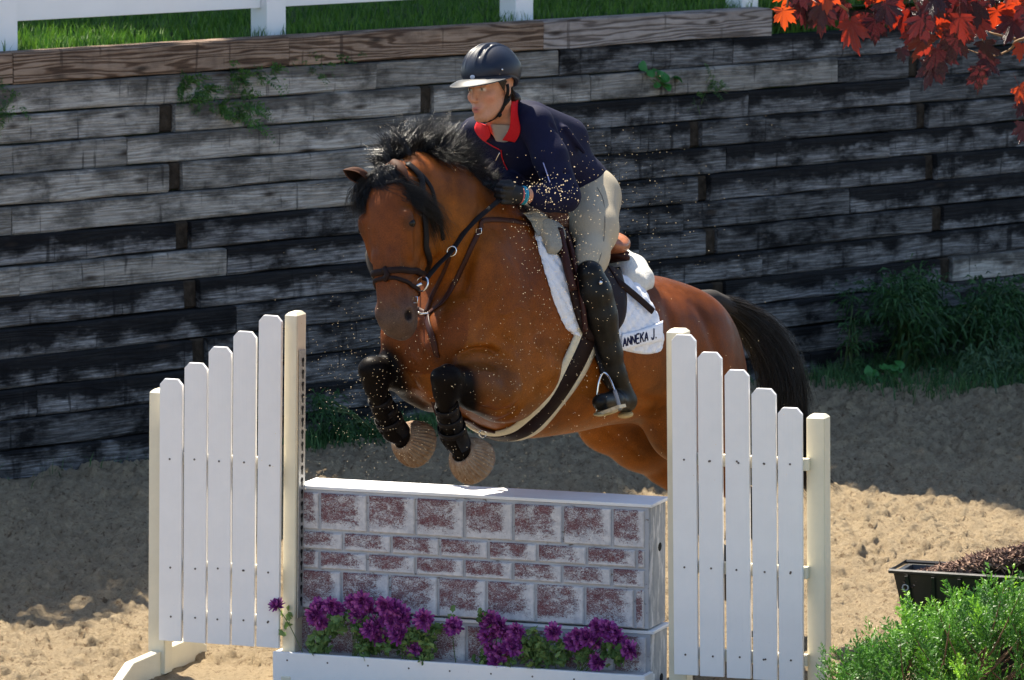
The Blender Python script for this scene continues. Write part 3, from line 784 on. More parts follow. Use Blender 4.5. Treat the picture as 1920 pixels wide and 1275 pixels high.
for sd in (1, -1):
    h.ell(B(.26, sd*.165, -.42), (.14, .085, .30), [(BF*.8+BU*-.45).normalized(), BL, (BU*.8+BF*.45).normalized()], .07)      # shoulder
    h.ell(B(.40, sd*.105, -.55), (.13, .115, .15), [BF, BL, BU], .035)             # breast
    h.ell(B(.12, sd*.185, -.62), (.17, .085, .14), [BF, BL, BU], .05)              # upper arm
    h.ell(B(-.90, sd*.145, -.37), (.28, .150, .275), [BF, BL, BU], .07)            # haunch
    h.ell(B(-1.07, sd*.13, -.51), (.165, .13, .25), [BF, BL, BU], .06)
    # hind leg trailing
    st, hk, ft, ho = B(-.87, sd*.185, -.60), B(-1.40, sd*.15, -.80), B(-1.66, sd*.14, -.99), B(-1.75, sd*.14, -1.07)
    h.chain([B(-.92, sd*.17, -.45), st], [.20, .135], .09, (BL, .72))
    h.chain([st, B(-1.05, sd*.17, -.66), B(-1.24, sd*.155, -.72), hk], [.125, .098, .066, .050], .05, (BL, .8))
    h.chain([B(-1.05, sd*.15, -.60), B(-1.2, sd*.15, -.70)], [.12, .06], .06)
    h.cone(B(-1.43, sd*.15, -.77), B(-1.34, sd*.15, -.77), .028, .03, .03)
    h.chain([hk, B(-1.52, sd*.145, -.90), ft, ho], [.046, .031, .038, .034], .02)
# withers and crest
h.chain([B(.10, 0, -.10), B(-.12, 0, -.09)], [.085, .08], .08)
# neck
NK = [B(.08, 0, -.34), P(905, 478, 19.86), P(845, 405, 19.70), P(782, 362, 19.60), P(742, 350, 19.56)]
NL = [BL, BL, (BL*.85+VD(.4, 0, -.3)).normalized(), VD(.86, 0, -.5), VD(.87, 0, -.5)]
for i, (ra, rb, fl) in enumerate([(.31, .232, .66), (.232, .172, .62), (.172, .128, .62), (.128, .095, .72)]):
    h.cone(NK[i], NK[i+1], ra, rb, .05, (NL[i+1], fl))
h.chain([P(965, 432, 19.99), P(900, 382, 19.84), P(838, 322, 19.72), P(775, 305, 19.64)], [.06, .05, .045, .04], .05)   # crest
h.chain([P(822, 470, 19.68), P(835, 545, 19.80)], [.06, .08], .08)            # windpipe
# head
HD = VD(.045, -1, -.17).normalized(); HN = VD(-.47, .0, -.88); HN = (HN-HD*HN.dot(HD)).normalized(); HL = HD.cross(HN)
if HL.x < 0: HL = -HL
HO = P(731, 333, 19.50)
def HH(t, l, n): return HO+HD*t+HL*l+HN*n
def prof(t, nf, nb, w_): return (t, (nf+nb)/2, (nf-nb)/2, w_)
h.loft(HO, [HD, HL, HN], [prof(-0.045, -.02, -.05, .01), prof(-0.020, .03, -.10, .06), prof(0.030, .065, -.14, .092), prof(0.098, .088, -.18, .106), prof(0.165, .090, -.21, .106), prof(0.231, .084, -.205, .096),
  prof(0.305, .074, -.17, .083), prof(0.381, .064, -.125, .072), prof(0.457, .056, -.095, .067), prof(0.514, .050, -.085, .070), prof(0.557, .034, -.080, .062), prof(0.585, .006, -.060, .042), prof(0.600, -.02, -.04, .01)], k=.03, ex=2.5)
for sd in (1, -1):
    h.ell(HH(.185, sd*.078, -.11), (.11, .034, .095), [HD, HL, HN], .035)      # cheek
    h.cone(HH(.165, sd*.098, .045), HH(.30, sd*.080, .015), .016, .010, .022)         # facial crest
    h.ell(HH(.152, sd*.090, .046), (.038, .020, .026), [HD, HL, HN], .016)     # brow
    h.ell(HH(.188, sd*.098, .038), (.024, .015, .020), [HD, HL, HN], .012)     # lids
    h.ell(HH(.112, sd*.092, .066), (.018, .012, .018), [HD, HL, HN], .03, True)   # hollow above the eye
    h.cone(HH(.30, sd*.035, .060), HH(.47, sd*.028, .046), .016, .014, .02)         # nasal bones
    h.ell(HH(.508, sd*.052, .014), (.042, .024, .032), [HD, HL, HN], .018)     # nostril wing
    h.ell(HH(.524, sd*.074, .020), (.026, .020, .017), [HD, HL, HN], .008, True)
h.ell(HH(.566, 0, -.055), (.032, .034, .028), [HD, HL, HN], .015)              # chin
h.cone(HH(.52, .075, -.043), HH(.586, 0, -.030), .004, .004, .006, None, True); h.cone(HH(.52, -.075, -.043), HH(.586, 0, -.030), .004, .004, .006, None, True)
# front legs: near (left) and far (right)
LK = P(838, 714, 19.47); RK = P(701, 700, 19.72)
h.chain([P(985, 690, 19.84), P(938, 735, 19.74), P(890, 728, 19.60), LK], [.125, .098, .074, .052], .05)
h.chain([P(960, 745, 19.80), P(915, 748, 19.66)], [.085, .055], .05)
h.ell(P(837, 708, 19.450), (.060, .055, .052), None, .02)
h.ell(P(835, 736, 19.470), (.048, .042, .045), None, .02)
LF = P(852, 824, 19.62); LP = P(868, 850, 19.67)
h.chain([P(835, 750, 19.485), P(838, 782, 19.53), LF, LP], [.034, .029, .040, .036], .018)
h.chain([P(850, 770, 19.53), P(866, 830, 19.64)], [.018, .022], .02)            # tendons
h.chain([P(845, 665, 20.0), P(805, 705, 19.95), P(753, 694, 19.84), RK], [.10, .100, .073, .050], .05)
h.chain([P(808, 742, 19.97), P(772, 728, 19.90)], [.055, .05], .04)
h.ell(P(700, 692, 19.70), (.058, .054, .050), None, .02); h.ell(P(704, 720, 19.72), (.047, .042, .045), None, .02)
RF = P(737, 808, 19.86); RP = P(757, 823, 19.91)
h.chain([P(706, 734, 19.73), P(716, 772, 19.78), RF, RP], [.038, .032, .040, .036], .022)
h.chain([P(722, 762, 19.78), P(752, 815, 19.87)], [.018, .022], .02)
HV, HQ = keep_largest(*h.mesh('horse', 0, 3)); del h
HBVH = bvh_of(HV, HQ)
def vnormals(V, Q):
    n = np.cross(V[Q[:, 2]]-V[Q[:, 0]], V[Q[:, 3]]-V[Q[:, 1]]); N_ = np.zeros_like(V)
    for i in range(4): np.add.at(N_, Q[:, i], n)
    return N_/(np.linalg.norm(N_, axis=1, keepdims=True)+1e-12)
HN_ = vnormals(HV, HQ)
def hit_px(u, v):
    r_ = ray(u, v).normalized(); q = HBVH.ray_cast(CAMP+r_*15, r_); return np.array(q[0]) if q[0] is not None else None
def dent(px, A, w, taper=True):
    global HV
    pts = [hit_px(*q) for q in px]; pts = [p for p in pts if p is not None]
    if len(pts) < 2: return
    L = len(pts)-1; best = np.full(len(HV), 9.); par = np.zeros(len(HV))
    lo, hi = np.min(pts, 0)-4*w, np.max(pts, 0)+4*w; m = ((HV > lo) & (HV < hi)).all(1); Vm = HV[m]; b = np.full(len(Vm), 9.); pr = np.zeros(len(Vm))
    for i in range(L):
        d_, t_ = segd(Vm, pts[i], pts[i+1]); k_ = d_ < b; b[k_] = d_[k_]; pr[k_] = (i+t_[k_])/L
    f = np.exp(-(b/w)**2)*(np.clip(np.minimum(pr, 1-pr)*5, 0, 1)**.7 if taper else 1); HV[m] += HN_[m]*(A*f)[:, None]
# muscle lines, skin folds and veins
dent([(905, 415), (885, 455), (868, 505), (862, 560)], -.010, .020); dent([(925, 430), (905, 480), (892, 540), (885, 590)], .009, .035)
dent([(960, 500), (940, 560), (905, 610), (880, 640)], -.006, .025)
for k in range(5): dent([(812+k*9, 452+k*6), (815+k*8, 490), (808+k*9, 530), (806+k*10, 552-k*4)], -.0065, .0075); dent([(816+k*9, 455+k*6), (819+k*8, 492), (812+k*9, 530)], .004, .007)
dent([(786, 600), (800, 640), (815, 672), (826, 690)], -.014, .018)
dent([(850, 672), (872, 663), (892, 656), (916, 655), (936, 664)], -.026, .013); dent([(880, 648), (915, 646), (955, 662), (975, 690)], .008, .022)
dent([(975, 690), (985, 735), (965, 775), (925, 788)], -.010, .016); dent([(955, 700), (962, 735), (945, 760)], .008, .03)
dent([(880, 752), (900, 765), (932, 774), (962, 766), (975, 745)], -.012, .012)
dent([(1000, 560), (1010, 620), (1000, 680), (985, 720)], -.007, .03); dent([(960, 600), (965, 650), (955, 690)], .006, .03)
dent([(745, 660), (760, 700), (790, 735)], -.006, .014)
dent([(1240, 560), (1262, 620), (1262, 680), (1240, 740)], -.012, .035); dent([(1150, 700), (1190, 745), (1240, 760)], -.010, .025)
dent([(1290, 560), (1330, 620), (1350, 690)], -.008, .03); dent([(1130, 800), (1170, 830), (1210, 862)], -.005, .016)
for q in ([(905, 600), (925, 585), (950, 590), (972, 575), (990, 580)], [(1140, 770), (1120, 745), (1108, 750), (1085, 735)], [(935, 690), (920, 700), (905, 696), (888, 706)], [(770, 665), (785, 680), (790, 700)]): dent(q, .0035, .0065)
# head: jaw line, cheek hollow, nasal groove
dent([(795, 470), (790, 500), (778, 520), (765, 545)], -.006, .012); dent([(752, 470), (757, 520), (752, 570)], -.004, .014); dent([(742, 440), (748, 480), (752, 510)], .004, .008)
dent([(700, 430), (704, 470), (712, 520), (716, 560)], -.0035, .012); dent([(735, 572), (748, 584), (750, 606)], -.004, .008)
HBVH = bvh_of(HV, HQ)
hor = empty('horse', (W0.x, W0.y, 0), 0, label='bay horse with black mane, tail and legs jumping over the brick box', cat='horse')
bm_ = meshq('horse_body', HV, HQ)
# coat: bay with black points, plus a painted warm glow (weights from position on the body)
V = HV
blk = np.zeros(len(V)); 
for a_, b_, r0, r1 in ((LK, LF, .085, .14), (LF, LP, .12, .2), (RK, RF, .085, .14), (RF, RP, .12, .2)):
    d_, t_ = segd(V, a_, b_); blk = np.maximum(blk, 1-sst(d_, r0, r1))
for sd in (1, -1):
    for a_, b_ in ((B(-1.38, sd*.15, -.82), B(-1.66, sd*.14, -.99)), (B(-1.66, sd*.14, -.99), B(-1.8, sd*.14, -1.12))):
        d_, t_ = segd(V, a_, b_); blk = np.maximum(blk, 1-sst(d_, .07, .12))
d_, t_ = segd(V, P(925, 720, 19.60), LK); sm = .75*(1-sst(d_, .05, .15))
d_, t_ = segd(V, P(770, 690, 19.75), RK); sm = np.maximum(sm, .7*(1-sst(d_, .05, .13)))
Vh = V-np.array(HO); th = Vh@np.array(HD); lh = Vh@np.array(HL); nh = Vh@np.array(HN); inh = (np.linalg.norm(V-np.array(HH(.3, 0, -.05)), axis=1) < .42) & (np.abs(lh) < .16) & (nh > -.14)
muz = inh*sst(th, .38, .54)
eye = np.zeros(len(V))
for sd in (1, -1):
    e1 = np.linalg.norm(V-np.array(HH(.186, sd*.108, .045)), axis=1); eye = np.maximum(eye, 1-sst(e1, .016, .05))
    e1 = np.linalg.norm(V-np.array(HH(.524, sd*.072, .022)), axis=1); muz = np.maximum(muz, (1-sst(e1, .018, .030))*2.0)
base = np.tile(np.array([.150, .037, .0048]), (len(V), 1))
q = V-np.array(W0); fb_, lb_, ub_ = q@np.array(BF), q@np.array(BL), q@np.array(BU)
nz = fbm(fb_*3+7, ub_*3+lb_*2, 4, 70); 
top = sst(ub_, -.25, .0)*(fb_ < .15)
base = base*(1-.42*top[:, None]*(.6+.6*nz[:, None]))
warm_glow = np.clip(sst(-ub_, .25, .75)*(fb_ < .45)*.8 + np.exp(-(np.linalg.norm(V-np.array(P(835, 430, 19.6)), axis=1)/.20)**2), 0, 1)  # warm light on belly and near side of the neck, painted into the coat
base = base*(1-warm_glow[:, None])+np.array([.26, .080, .0085])*warm_glow[:, None]
base *= (.55+.85*nz)[:, None]; nz3 = fbm(fb_*9+3, ub_*7-2+lb_*5, 4, 90); base = base*(1-.30*np.clip(nz3-.5, 0, 1)*4)[:, None]
nz2 = fbm(fb_*14, ub_*14+lb_*9, 3, 75); base *= (.9+.2*nz2)[:, None]
base[:, 0] *= .97+.06*nz; 
und = sst(-ub_, .60, .85)*(fb_ > -1.2)*(fb_ < .3); base = base*(1-und[:, None]*.0)
def mixc(c, col, w_): w_ = np.clip(w_, 0, 1)[:, None]; return c*(1-w_)+np.array(col)*w_
base = mixc(base, (.040, .017, .008), sm*.7)
base = mixc(base, (.006, .0045, .004), blk)
base = mixc(base, (.075, .055, .045), np.clip(muz, 0, 1)*.85)
base = mixc(base, (.012, .008, .008), np.clip(muz-1, 0, 1))
base = mixc(base, (.05, .026, .016), eye*.8)
face = inh*(1-sst(th, .3, .5))*sst(nh, .02, .07); base = mixc(base, (.11, .034, .014), face*.35)
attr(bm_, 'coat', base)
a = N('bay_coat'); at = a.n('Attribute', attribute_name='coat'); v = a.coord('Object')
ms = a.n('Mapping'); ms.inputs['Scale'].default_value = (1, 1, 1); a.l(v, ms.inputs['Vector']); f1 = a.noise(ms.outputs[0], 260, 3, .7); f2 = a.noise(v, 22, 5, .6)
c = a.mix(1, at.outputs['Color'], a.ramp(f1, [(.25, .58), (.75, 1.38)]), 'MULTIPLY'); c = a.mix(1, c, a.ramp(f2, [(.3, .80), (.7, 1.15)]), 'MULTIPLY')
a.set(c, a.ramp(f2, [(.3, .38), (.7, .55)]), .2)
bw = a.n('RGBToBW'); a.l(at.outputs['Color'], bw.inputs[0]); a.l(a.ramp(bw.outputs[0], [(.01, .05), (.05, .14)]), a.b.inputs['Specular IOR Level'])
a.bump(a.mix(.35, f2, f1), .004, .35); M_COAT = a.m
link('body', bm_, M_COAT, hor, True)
# eyes
M_EYE = simple('dark_horse_eye', (.008, .005, .004), .10, .22, .1, 5, 0)
for sd in (1, -1):
    bm = bmesh.new(); bmesh.ops.create_uvsphere(bm, u_segments=20, v_segments=12, radius=.0195)
    MB().bm(bm, Matrix.Translation(HH(.188, sd*.0985, .0375)), True).build('eye', M_EYE, hor, True)
# surface helpers
def surf(u, v, off=.004, tree=None):
    r_ = ray(u, v).normalized(); hit = (tree or HBVH).ray_cast(CAMP+r_*15, r_)
    if hit[0] is None:
        p = P(u, v, 19.8); hit = (tree or HBVH).find_nearest(p)
    n = hit[1]
    if n.dot(r_) > 0: n = -n
    return hit[0]+n*off, n
def near(p, off=.004, tree=None):
    hit = (tree or HBVH).find_nearest(Vector(p)); c, n = hit[0], hit[1]
    return c+n*off, n
def spline(pts, n=6):
    pts = [Vector(p) for p in pts]; out = []
    for i in range(len(pts)-1):
        p0 = pts[max(0, i-1)]; p1 = pts[i]; p2 = pts[i+1]; p3 = pts[min(len(pts)-1, i+2)]
        for k in range(n):
            t = k/n; out.append(.5*((2*p1)+(p2-p0)*t+(2*p0-5*p1+4*p2-p3)*t*t+(3*p1-p0-3*p2+p3)*t**3))
    return out+[pts[-1]]
def strap(pts, w_, th=.004, tree=None, off=.003, stick=True, n=6, nrm=None, closed=False, mb=None):
    """flat strap with rounded edges lying on the body along pts"""
    mb = mb or MB(); sp = spline(pts, n) if n > 1 else [Vector(p) for p in pts]
    q = []
    for p in sp:
        if stick: c, nn = near(p, off, tree)
        else: c, nn = p, (nrm if nrm is not None else near(p, 0, tree)[1])
        q.append((c, Vector(nn)))
    m = len(q)
    nv = [sum((q[(i+k) % m if closed else min(m-1, max(0, i+k))][1] for k in (-2, -1, 0, 1, 2)), Vector()).normalized() for i in range(m)]
    cc = [q[i][0] if (not closed and i in (0, m-1)) else (q[(i-1) % m][0]+q[i][0]*2+q[(i+1) % m][0])/4 for i in range(m)]
    V = []; F = []; K = 8
    for i in range(m):
        t = (cc[(i+1) % m if closed else min(m-1, i+1)]-cc[(i-1) % m if closed else max(0, i-1)]).normalized(); s_ = t.cross(nv[i]).normalized(); n_ = nv[i]
        ww = w_[min(len(w_)-1, int(i/m*len(w_)))] if isinstance(w_, (list, tuple)) else w_
        for a_, b_ in ((-.5, 0), (-.5, .6), (-.38, 1), (.38, 1), (.5, .6), (.5, 0), (.3, -.2), (-.3, -.2)):
            V.append(cc[i]+s_*a_*ww+n_*b_*th)
    for i in range(m if closed else m-1):
        j = (i+1) % m
        for k in range(K): F.append((i*K+k, i*K+(k+1) % K, j*K+(k+1) % K, j*K+k))
    if not closed: F.append(tuple(range(K))[::-1]); F.append(tuple((m-1)*K+k for k in range(K)))
    return mb.add(V, F, True)
# ================================================================== HORSE HAIR, EARS, HOOVES
def strands(name, P3, r0, mat, parent=None, tip=.15, world=True, **k):
    """P3 (n,k,3) -> three-sided tapering hairs"""
    P3 = np.asarray(P3, float); n, m, _ = P3.shape; T = np.gradient(P3, axis=1); T /= np.linalg.norm(T, axis=2, keepdims=True)+1e-9
    ref = np.tile(np.array([.3, .2, .93]), (n, m, 1)); A = np.cross(T, ref); A /= np.linalg.norm(A, axis=2, keepdims=True)+1e-9; Bn = np.cross(T, A)
    rad = (r0 if np.isscalar(r0) else np.asarray(r0)[:, None, None])*(1-(1-tip)*(np.linspace(0, 1, m)**1.6))[None, :, None]
    V = np.stack([P3+rad*(A*math.cos(q)+Bn*math.sin(q)) for q in (0, 2.094, 4.189)], 2).reshape(-1, 3)
    i = (np.arange(n)[:, None]*m+np.arange(m-1)[None]).reshape(-1)*3; Q = []
    for q in range(3): Q.append(np.stack([i+q, i+(q+1) % 3, i+3+(q+1) % 3, i+3+q], 1))
    return link(name, meshq(name, V, np.concatenate(Q), True), mat, parent, world, **k)
def hairmat(name, col, rough=.38):
    a = N(name); g = a.n('NewGeometry'); c = a.ramp(g.outputs['Random Per Island'], [(0, tuple(x*.5 for x in col)), (1, tuple(x*1.6 for x in col))])
    a.set(c, rough, .42); return a.m
M_HAIR = hairmat('black_horse_hair', (.007, .006, .006), .32)
def flow(n, rootf, pathf, k, clump, seed, jit=.012):
    """hairs grouped in locks; rootf(t)->Vector, pathf(t, rnd)->list of offsets"""
    r = np.random.RandomState(seed); out = []
    nl = max(1, n//clump)
    for i in range(nl):
        t = r.rand(); root = np.array(rootf(t, r)); path = np.array([list(q) for q in pathf(t, r)])
        f = np.linspace(0, len(path)-1, k)
        path = np.stack([np.interp(f, np.arange(len(path)), path[:, c]) for c in range(3)], 1)
        for j in range(clump):
            sc = r.uniform(.75, 1.12); sp = r.normal(0, 1, 3)*jit; rr_ = r.normal(0, 1, 3)*jit*.6
            fr = np.linspace(0, 1, k)[:, None]
            wob = np.sin(fr*r.uniform(3, 7)+r.uniform(0, 6))*r.normal(0, 1, 3)*.006
            out.append(root+rr_+path*sc+sp*fr**1.2*1.6+wob*fr)
    return np.array(out)
crest = spline([P(716, 316, 19.56), P(745, 292, 19.58), P(790, 285, 19.66), P(838, 297, 19.73), P(880, 325, 19.81), P(915, 356, 19.88), P(955, 392, 19.96), P(992, 408, 20.06)], 8)
def croot(t, r):
    x = t*(len(crest)-1); i = min(int(x), len(crest)-2); p = crest[i].lerp(crest[i+1], x-i); return p+VD(r.normal(0, .010), r.normal(-.008, .006), r.normal(0, .016))
def mpath(t, r):
    a = np.interp(t, [0, .12, .3, .5, .7, .85, 1], [112, 112, 98, 58, 25, -5, -30])+r.normal(0, 22)
    L = np.interp(t, [0, .15, .35, .6, .8, 1], [.055, .115, .135, .09, .072, .07])*r.uniform(.45, 1.15)
    out = [VD(0, 0, 0)]; x = y = 0; d = 0; bend = r.uniform(-75, 35)
    for i in range(1, 5):
        aa = math.radians(a+bend*i/5); x += math.cos(aa)*L/4; y += math.sin(aa)*L/4; d += r.normal(.01, .012); out.append(VD(x, y, d))
    return out
mane = flow(13000, croot, mpath, 9, 26, 5, .009)
def cpath2(t, r):     # part of the mane that lies over the near side of the crest
    L = np.interp(t, [0, .3, .6, .8, 1], [.05, .05, .085, .12, .11])*r.uniform(.6, 1.15); a = math.radians(np.interp(t, [0, .5, 1], [30, -8, -50])+r.normal(0, 18))
    return [VD(math.cos(a)*L*q, math.sin(a)*L*q-.02*q*q, -.035*q) for q in (0, .3, .65, 1)]
mane2 = flow(5000, lambda t, r: croot(.30+.70*t, r)+VD(0, .0, -.02), lambda t, r: cpath2(.30+.7*t, r), 9, 10, 6)
strands('mane', np.concatenate([mane, mane2]), .0008, M_HAIR, hor)
# forelock, blown over the forehead to the near side
def f1path(t, r):
    tgt = [(0, 0), (-8, 10), (10, 34), (45, 50), (78, 72), (92, 112), (98, 150)]
    s = r.uniform(.42, .92); m = r.uniform(.8, 1.05); dv = r.normal(0, 9)
    return [VD(u*.002*m, -(v+dv*min(1, i/3))*.002, -.040-.03*math.sin(i*.5)+(.012*i if i > 3 else 0)) for i, (u, v) in enumerate(tgt[:max(4, int(7*s+.5))])]
def f2path(t, r):
    s = r.uniform(.6, 1.1); return [VD(u*.002*s, -v*.002*s, -.03) for u, v in ((0, 0), (-20, 8), (-42, 26), (-58, 50), (-48, 76+r.normal(0, 6)))]
fr = lambda t, r: P(712+t*38+r.normal(0, 3), 322+r.normal(0, 5)+8*abs(t-.5), 19.50)
fl = np.concatenate([flow(3300, fr, f1path, 7, 10, 8, .009), flow(1700, fr, f2path, 7, 10, 9, .009)])
strands('forelock', fl, .0010, M_HAIR, hor)
# tail
tl = spline([B(-1.06, 0, -.06), P(1385, 588, 21.02), P(1440, 640, 21.08), P(1466, 705, 21.1), P(1472, 780, 21.12), P(1485, 850, 21.16), P(1530, 905, 21.22)], 6)
r = np.random.RandomState(12); out = []
L_ = len(tl)
for i in range(1250):
    s0 = r.uniform(0, .42); s1 = min(1.0, s0+r.uniform(.38, .75)); off = r.normal(0, 1, 3); off /= np.linalg.norm(off)+1e-6; rad = r.uniform(0, 1)**.5
    wob = r.normal(0, .012, 3)
    f = s0+(s1-s0)*np.linspace(0, 1, 9); x = f*(L_-1); ii = np.minimum(x.astype(int), L_-2)
    c = np.array([tl[a_].lerp(tl[a_+1], b_-a_) for a_, b_ in zip(ii, x)])
    w_ = np.interp(f, [0, .12, .35, .6, .85, 1], [.028, .05, .082, .080, .055, .05])
    c = c+off*rad*w_[:, None]*np.minimum(1, .35+2*(f-s0)/(s1-s0))[:, None]+wob*((f-s0)/(s1-s0))[:, None]**2*2
    for j in range(9): out.append(c+r.normal(0, .0055, 3)*np.linspace(.5, 2.6, 9)[:, None]+r.normal(0, .006, 3)*np.linspace(0, 1, 9)[:, None]**2)
M_TAIL = hairmat('black_brown_tail_hair', (.010, .007, .005), .45)
strands('tail', out, .0014, M_TAIL, hor)
# dock under the hair
MB().tube([B(-1.0, 0, -.10)]+tl[2:20:2], [.05, .045, .04, .036, .032, .028, .022, .018, .014, .01][:len(tl[2:20:2])+1], 10).build('dock', simple('tail_dock', (.014, .01, .008), .8), hor, True)
# ears: cupped leaves
M_EARO = simple('ear_outside', (.06, .022, .010), .7, .2, .3, 60, .001); M_EARI = simple('ear_lining', (.022, .012, .010), .9, .1, .3, 60, .001)
def ear(base, tip, open_dir, wd, name='ear'):
    base = Vector(base); ax = Vector(tip)-base; L = ax.length; ax.normalize(); o = Vector(open_dir); o = (o-ax*o.dot(ax)).normalized(); s_ = ax.cross(o)
    nu, nv = 13, 12; V = []; F = []; MI = []
    for lay in (0, 1):
        for i in range(nv+1):
            t = i/nv; R = wd*(.62+.55*math.sin(math.pi*min(1, t*1.05))**.8*(1-t*.15))*max(0.02, (1-t**3.2))**.75; R -= lay*.004*(R > .006)
            half = math.radians(np.interp(t, [0, .25, .6, 1], [178, 150, 118, 95]))
            for k in range(nu):
                q = -half+2*half*k/(nu-1); d = -o*math.cos(q)+s_*math.sin(q)
                V.append(base+ax*(L*t)+d*R+o*(R*.15+.012*t*t)+ax*(0))
    n0 = (nv+1)*nu
    for lay in (0, 1):
        for i in range(nv):
            for k in range(nu-1):
                a_ = lay*n0+i*nu+k; f = (a_, a_+1, a_+nu+1, a_+nu); F.append(f if lay == 0 else f[::-1]); MI.append(lay)
    for i in range(nv):
        for k in (0, nu-1):
            a_ = i*nu+k; F.append((a_, a_+nu, a_+nu+n0, a_+n0)); MI.append(0)
    me = mesh(name, V, F, True); me.materials.append(M_EARO); me.materials.append(M_EARI); me.polygons.foreach_set('material_index', MI)
    return link(name, me, None, hor, True)
ear(P(688, 334, 19.50), P(641, 314, 19.40), VD(-.15, -.45, -.9), .027)
ear(P(737, 304, 19.50), P(771, 338, 19.43), VD(-.35, -.75, -.65), .026)
# hooves
M_HOOF = simple('dark_hoof', (.05, .042, .036), .6, .3, .3, 20, .003)
def hoof(a_, b_, r0=.045, r1=.062):
    MB().tube([Vector(a_), Vector(a_).lerp(Vector(b_), .15), Vector(a_).lerp(Vector(b_), .95), Vector(b_)], [r0*.9, r0, r1, r1*.94], 18).build('hoof', M_HOOF, hor, True)
AXL = VD(.50, -.42, .74).normalized(); AXR = VD(.60, -.28, .74).normalized()
hoof(LP+AXL*.005, LP+AXL*.095); hoof(RP+AXR*.005, RP+AXR*.095)
for sd in (1, -1): hoof(B(-1.72, sd*.14, -1.04), B(-1.81, sd*.14, -1.12))
# ================================================================== TACK
def leather(name, col, rough=.45, spec=.5, var=.3):
    a = N(name); v = a.coord('Object'); f = a.noise(v, 35, 5, .65); f2 = a.noise(v, 300, 3, .6)
    c = a.ramp(f, [(.3, tuple(x*(1-var) for x in col)), (.7, tuple(x*(1+var) for x in col))])
    a.set(c, a.ramp(f, [(.3, rough*.8), (.7, rough*1.3)]), spec); a.bump(f2, .0008, .6); return a.m
M_LBK = leather('dark_leather', (.010, .008, .008), .5, .12); M_LBR = leather('brown_leather', (.040, .012, .008), .45, .18)
M_LDK = leather('dark_brown_leather', (.016, .0075, .0065), .5, .12); M_LTAN = leather('tan_leather', (.30, .105, .045), .38)
M_MET = simple('polished_steel', (.72, .72, .72), .18, .6, .03, 30, 0, Metallic=1.0)
def fleece(name, col):
    a = N(name); v = a.coord('Object'); f = a.noise(v, 150, 4, .7); f2 = a.noise(v, 25, 4)
    a.set(a.mix(.5, a.ramp(f, [(.3, tuple(x*.7 for x in col)), (.7, col)]), a.ramp(f2, [(.3, tuple(x*.8 for x in col)), (.7, col)])), .95, .1)
    a.b.inputs['Sheen Weight'].default_value = .2; a.bump(f, .006, 1); return a.m
M_FLC = fleece('cream_fleece', (.86, .74, .52)); M_FLW = fleece('white_fleece', (.80, .77, .70)); M_FLG = fleece('grey_beige_fleece', (.38, .35, .29))
def sp(lst, off=.004): return [surf(u, v, off)[0] for u, v in lst]
def mirror(p): f, l, u = toB(p); return B(f, -l, u)
def bpath(lst): return [B(*q) for q in lst]
# ---- bridle
br = empty('bridle', HO, 0, label='dark leather bridle with flash noseband on the horse head', cat='bridle')
def Hs(t, l, n, off=.004): return near(HH(t, l, n), off)[0]
ck = sp([(788, 372), (793, 405), (796, 440), (799, 475), (800, 512)])
strap([HH(-.03, .04, -.05), HH(.02, .10, -.05)]+ck, .026, .007, off=.007).build('cheekpiece', M_LBK, br, True)
strap([HH(-.03, .0, -.07), HH(.03, .11, -.085), HH(.12, .12, -.12), HH(.22, .11, -.17)], .016, .004).build('throat_lash', M_LBK, br, True)
strap([HH(-.03, -.04, -.05), HH(.03, -.10, -.03), HH(.15, -.12, -.02), HH(.26, -.1, -.03), HH(.36, -.08, -.05)], .018, .004).build('cheekpiece', M_LBK, br, True)
strap([HH(.035, q, .07-abs(q)*.6) for q in (-.11, -.06, 0, .06, .11)], .020, .005).build('browband', M_LBK, br, True)
nb = [HH(.362+.0*i, .12*math.sin(q), -.03+.13*math.cos(q)) for i, q in enumerate([k*2*math.pi/14 for k in range(14)])]
strap(nb, .024, .009, closed=True, n=3).build('noseband', M_LDK, br, True)
fb = [HH(.385+.06*(1-math.cos(q))/2, .10*math.sin(q), -.03+.12*math.cos(q)) for q in [k*2*math.pi/14 for k in range(14)]]
strap(fb, .015, .006, closed=True, n=3).build('flash_strap', M_LDK, br, True)
strap([HH(.352, 0, .1), HH(.372, 0.01, .1), HH(.392, 0, .1)], .022, .014).build('flash_loop', M_LDK, br, True)
bit_c = HH(.400, .090, -.045)
ring = torus(bit_c, .028, .003, VD(.25, 1, .0), VD(.55, -.1, -.45))
ring = [bit_c+(p-bit_c) for p in ring]
MB().tube(ring, .0036, 8, closed=True).build('bit_ring', M_MET, br, True)
bc2 = HH(.405, -.078, -.055); MB().tube(torus(bc2, .022, .003, VD(.1, 1, 0), VD(.3, -.1, .8)), .0036, 8, closed=True).build('bit_ring', M_MET, br, True)
MB().tube([bit_c, HH(.415, 0, -.06), bc2], .006, 8).build('mouthpiece', M_MET, br, True)
for q in ((788, 392), (775, 563)):
    c_, n_ = surf(*q, .008); t1 = VD(1, 0, -.3).normalized(); t2 = VD(0, 1, 0); k_ = [c_+t1*a_*.009+t2*b_*.011 for a_, b_ in ((-1, -1), (1, -1), (1, 1), (-1, 1))]
    MB().tube(k_, .0018, 6, closed=True).build('buckle', M_MET, br, True)
